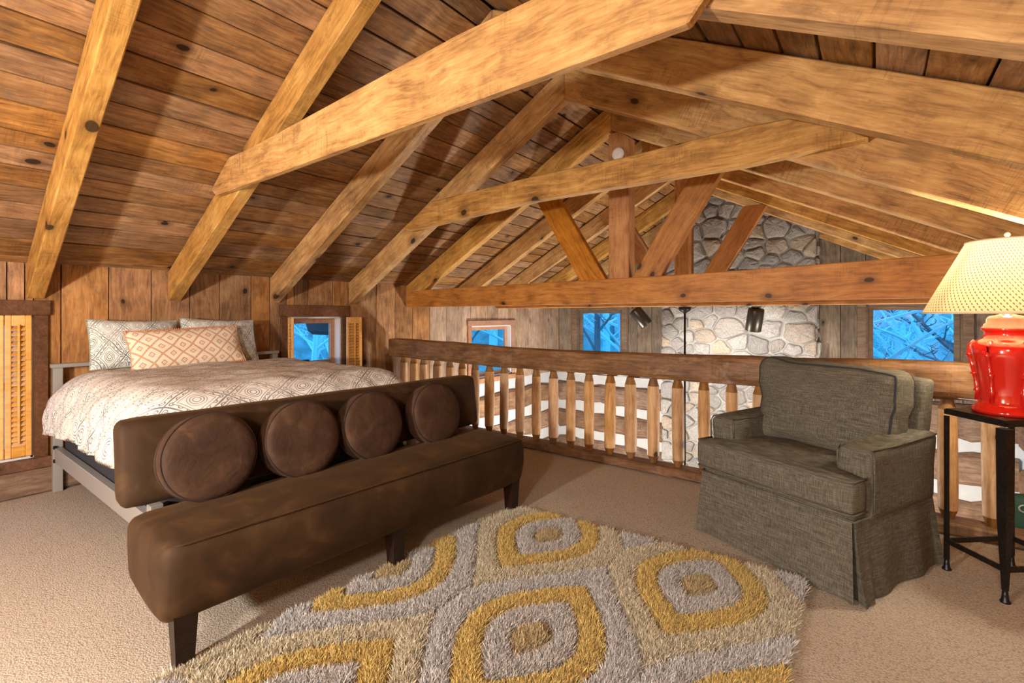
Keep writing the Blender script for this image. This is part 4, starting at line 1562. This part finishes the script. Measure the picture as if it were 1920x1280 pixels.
# skirt: four panels with inverted pleats, flaring to the floor
def skirt():
    zt = 0.325
    rows = 7

    def outline(f):
        """closed loop; f = 0 top .. 1 hem"""
        fl = 0.010 + 0.026 * f
        pl_ = 0.045 * f + 0.006        # pleat depth
        pts = []
        X0, X1, Y0, Y1 = -0.388 - fl * 0.5, 0.375 + fl, -0.375 - fl, 0.295 + fl
        segs = [(X0, Y0, X1, Y0), (X1, Y0, X1, Y1), (X1, Y1, X0, Y1), (X0, Y1, X0, Y0)]
        for si, (x0, y0, x1, y1) in enumerate(segs):
            d = Vector((x1 - x0, y1 - y0, 0)); L = d.length; d /= L
            nrm = Vector((d.y, -d.x, 0))
            for k in range(0, 19):
                tt = 0.012 + 0.976 * k / 18
                p = Vector((x0, y0, 0)) + d * (L * tt)
                wv = (0.004 if si == 0 else 0.011) * f * math.sin(tt * 15 + x0 * 9) * (0.06 < tt < 0.94)
                e = (0.030 * f * f if (si == 1 and k < 3) else 0.012 * f if k in (0, 18) else 0)
                pts.append(p + nrm * (wv + e))
            c = Vector((x1, y1, 0))
            inn = Vector((-1 if x1 > 0 else 1, -1 if y1 > 0 else 1, 0))
            pts.append(c + inn * (0.012 + pl_))
        return pts
    vs, fs = [], []
    for i in range(rows + 1):
        f = i / rows
        pts = outline(f)
        n = len(pts)
        for p in pts:
            vs.append((p.x, p.y, zt * (1 - f) + 0.006))
    for i in range(rows):
        for k in range(n):
            k2 = (k + 1) % n
            fs.append((i * n + k, (i + 1) * n + k, (i + 1) * n + k2, i * n + k2))
    fs.append(tuple(range(n)))
    o = mesh('skirt', vs, fs, 'grey_linen', CM, ch, False)
    md = o.modifiers.new('cloth', 'SOLIDIFY')
    md.thickness = 0.005
    md.offset = -1


skirt()
MB().tube([(x, y, 0.332) for x, y in [(-0.393, -0.383), (0.383, -0.383), (0.383, 0.303), (-0.393, 0.303)]], 0.005, 6, closed=True).obj('piping', 'grey_linen', CM, ch, True)
part('seat_base', (0.765, 0.67, 0.10), 0.02, (-0.005, -0.04, 0.36), 8)


def tfn(q):
    # T-cushion: ears in front of the arms
    k = max(0, min(1, (q.y + 0.17) / 0.05))
    q.x *= 1 - 0.30 * k
    return q


part('seat_cushion', (0.80, 0.54, 0.145), 0.024, (-0.005, -0.145, 0.433), 20, (0.004, 0.008, 0.020), tfn, amp=0.006)
for zz in (0.502, 0.364):
    MB().tube([(-0.398, -0.29, zz), (-0.399, -0.40, zz), (-0.385, -0.413, zz), (0.375, -0.413, zz), (0.389, -0.40, zz), (0.388, -0.29, zz)], 0.005, 6).obj('piping', 'grey_linen', CM, ch, True)


def armfn(s):
    def f(q):
        # the padded top overhangs a little
        k = max(0, min(1, (q.z - 0.02) / 0.10))
        q.x += s * 0.010 * k
        q.z += 0.012 * (q.y / 0.3) * k
        return q
    return f


for s in (-1, 1):
    ax_ = -0.335 if s < 0 else 0.322
    part('arm', (0.148, 0.585, 0.315), 0.028, (ax_, 0.012, 0.470), 14, (0.003, 0.006, 0.010), armfn(s), seed=3.0 + s, amp=0.003)
    xo, xi = ax_ + s * 0.084, ax_ - s * 0.062
    for X in (xo, xi):
        MB().tube([(X, -0.272, 0.350 if X == xo else 0.52), (X, -0.275, 0.590), (X - 0.012 * (1 if X == max(xo, xi) else -1), -0.270, 0.618), (X, -0.1, 0.619), (X, 0.1, 0.624), (X, 0.28, 0.628)], 0.0045, 6).obj('piping', 'grey_linen', CM, ch, True)


def backfn(q):
    q.y += 0.10 * (q.z + 0.31) / 0.62
    q.x *= 1 + 0.02 * (q.z / 0.31)
    return q


part('backrest', (0.735, 0.115, 0.60), 0.03, (-0.005, 0.235, 0.582), 12, (0, 0.008, 0), backfn, seed=6.0)


def bcfn(q):
    u, w = q.x / 0.33, q.z / 0.22
    q.y += 0.07 * (q.z + 0.2) / 0.44
    q.z += 0.030 * (abs(u) ** 3) * (w > 0) - 0.014 * (1 - u * u) * (w > 0)
    q.z -= 0.035 * max(0, u) ** 3 * (w > 0.2) 
    q.x += 0.018 * (w > 0) * u
    return q


BCM = CM @ Matrix.Translation((-0.005, 0.085, 0.715)) @ Matrix.Rotation(math.radians(-5), 4, 'X')
v_, f_ = softbox(0.665, 0.205, 0.45, 0.07, 22, (0.018, 0.04, 0.02), lambda q: (lambda p: p + wob(p, 5, 0.016, 9.0) + wob(p, 14, 0.006, 2.0))(bcfn(q)))
mesh('back_cushion', v_, f_, 'grey_linen', BCM, ch, True)
# welts of the back cushion, front and rear, on its surface
bc_n = 22
for J in (5, 17):
    loop = [(i, J, 0) for i in range(bc_n)] + [(bc_n, J, k) for k in range(bc_n)] + [(i, J, bc_n) for i in range(bc_n, 0, -1)] + [(0, J, k) for k in range(bc_n, 0, -1)]
    MB().tube([v_[SBI[q]] for q in loop], 0.0055, 6, closed=True).obj('piping', 'box_fabric', BCM, ch, True)

# ================================================================ SIDE TABLE AND LAMP
TA = Vector((0.261, 3.04, 0)); TB = Vector((0.425, 2.838, 0)); TC = Vector((0.51, 3.262, 0))
TD = TB + TC - TA
tc = (TA + TB + TC + TD) / 4
TM_ = T(tc.x, tc.y, 0)
tab = thing('side_table', TM_, 'small black hammered iron side table holding the red lamp', 'table')
H = 0.752
cor = [TA, TB, TD, TC]


def flat(zs, grow, name, mat):
    vs, fs = [], []
    for z in zs:
        for p in cor:
            d = (p - tc); q = tc + d + d.normalized() * grow
            vs.append((q.x - tc.x, q.y - tc.y, z))
    fs = [(3, 2, 1, 0), (4, 5, 6, 7)] + [(i, (i + 1) % 4, 4 + (i + 1) % 4, 4 + i) for i in range(4)]
    return mesh(name, vs, fs, mat, TM_, tab)


flat((H - 0.022, H), 0.010, 'top_rim', 'hammered_iron')
flat((H, H + 0.004), 0.004, 'top', 'black_plastic')
for i, p in enumerate(cor):
    q = p - tc
    X = (cor[(i + 1) % 4] - cor[i]).normalized()
    a = math.atan2(X.y, X.x)
    vs = []
    big = (0.5, 1.35, 0.8, 0.55)[i]
    for z, wd in ((H - 0.03, 0.015 * big), (0.35, 0.0135 * big), (0.05, 0.008)):
        for sx, sy in ((-1, -1), (1, -1), (1, 1), (-1, 1)):
            vs.append((sx * wd, sy * wd, z))
    fs = [(0, 1, 2, 3)] + [(r * 4 + k, r * 4 + 4 + k, r * 4 + 4 + (k + 1) % 4, r * 4 + (k + 1) % 4) for r in range(2) for k in range(4)] + [(11, 10, 9, 8)]
    Ml = T(p.x, p.y, 0, a)
    lg = mesh('leg', vs, fs, 'hammered_iron', Ml, tab)
    MB().lathe([(0.009, 0.055), (0.011, 0.03), (0.013, 0.012), (0.018, 0.006), (0.018, 0.0)], 12).obj('foot', 'black_plastic', Ml, lg, True)
for i in range(4):
    p, q = cor[i], cor[(i + 1) % 4]
    zz = 0.135 if i != 3 else 0.135
    d = (q - p).normalized() * 0.008
    board('stretcher', (p.x + d.x, p.y + d.y, zz), (q.x - d.x, q.y - d.y, zz), 0.008, 0.024, 'hammered_iron', tab, c=0.001)

LX, LY = tc.x - 0.004, tc.y
LZ = H + 0.004
LM = T(LX, LY, LZ)
lamp = thing('table_lamp', LM, 'glossy red ceramic jar lamp with bamboo relief and a lit woven shade', 'lamp')
prof = [(0.112, 0.0), (0.118, 0.004), (0.118, 0.018), (0.110, 0.024), (0.108, 0.036), (0.097, 0.042), (0.094, 0.055), (0.093, 0.09), (0.099, 0.15), (0.110, 0.21),
        (0.119, 0.255), (0.121, 0.285), (0.115, 0.308), (0.100, 0.325), (0.084, 0.332), (0.083, 0.340), (0.077, 0.345), (0.077, 0.362), (0.082, 0.366), (0.088, 0.372), (0.088, 0.382), (0.080, 0.386),
        (0.078, 0.396), (0.070, 0.402), (0.069, 0.420), (0.060, 0.432), (0.030, 0.440), (0.022, 0.444), (0.021, 0.475), (0.003, 0.476)]
MB().lathe(prof, 40).obj('body', 'red_ceramic', LM, lamp, True)
for k in range(6):
    a = math.radians(-128 + 60 * k)
    pts, rads = [], []
    for z, rj in ((0.05, .007), (0.085, .0065), (0.095, .0105), (0.105, .0065), (0.15, .0068), (0.165, .0075), (0.172, .012), (0.18, .0068), (0.23, .007), (0.252, .0075), (0.26, .0115), (0.268, .007), (0.30, .007), (0.322, .006)):
        rr = np.interp(z, [q[1] for q in prof[5:15]], [q[0] for q in prof[5:15]])
        pts.append(((rr + 0.003) * math.cos(a), (rr + 0.003) * math.sin(a), z)); rads.append(rj * 1.35)
    MB().tube(pts, rads, 8).obj('bamboo_stalk', 'red_ceramic', LM, lamp, True)
# shade: thin woven cone with rims
SB, STP, RB, RT = 0.448, 0.768, 0.292, 0.138
n = 64
vs, uv, fs = [], [], []
for i in range(9):
    f = i / 8
    r_ = RB + (RT - RB) * f
    for k in range(n + 1):
        a = 2 * PI * k / n
        vs.append((r_ * math.cos(a), r_ * math.sin(a), SB + (STP - SB) * f))
        uv.append((k / n * 1.34, f * 0.36))
for i in range(8):
    for k in range(n):
        a = i * (n + 1) + k
        fs.append((a, a + 1, a + n + 2, a + n + 1))
sh = mesh('lamp_shade', vs, fs, 'woven_shade', LM, lamp, True, uv)
plain('rim_cream', srgb(240, 224, 190), 0.7)
for rr, zz in ((RB, SB), (RT, STP)):
    MB().tube([(rr * math.cos(2 * PI * k / 64), rr * math.sin(2 * PI * k / 64), zz) for k in range(64)], 0.004, 6, closed=True).obj('rim', 'rim_cream', LM, sh, True)
hp = []
for k in range(13):
    a = PI * k / 12
    hp.append((0.055 * math.cos(a) * (1 if k not in (0, 12) else 0.6), 0, 0.49 + 0.27 * math.sin(a)))
MB().tube(hp, 0.003, 6).obj('harp', 'brass', LM, lamp, True)
MB().lathe([(0.004, 0.755), (0.009, 0.775), (0.005, 0.785), (0.011, 0.795), (0.009, 0.803), (0.003, 0.808)], 14).obj('finial', 'white_plastic', LM, lamp, True)
spk = MB()
for k in range(3):
    a = 2 * PI * k / 3 + 0.4
    spk.tube([(0, 0, 0.762), (RT * math.cos(a), RT * math.sin(a), STP)], 0.002, 5)
spk.obj('spider', 'brass', LM, lamp)
MB().lathe([(0.012, 0.475), (0.014, 0.52), (0.014, 0.535)], 12).obj('socket', 'brass', LM, lamp, True)
MB().lathe([(0.012, 0.535), (0.02, 0.56), (0.03, 0.595), (0.028, 0.62), (0.014, 0.638), (0.002, 0.642)], 16).obj('bulb', 'bulb_glow', LM, lamp, True)
light('table_lamp_light', 'POINT', (LX, LY - 0.0, LZ + 0.60), 72, (1.0, 0.91, 0.75), 0.036)
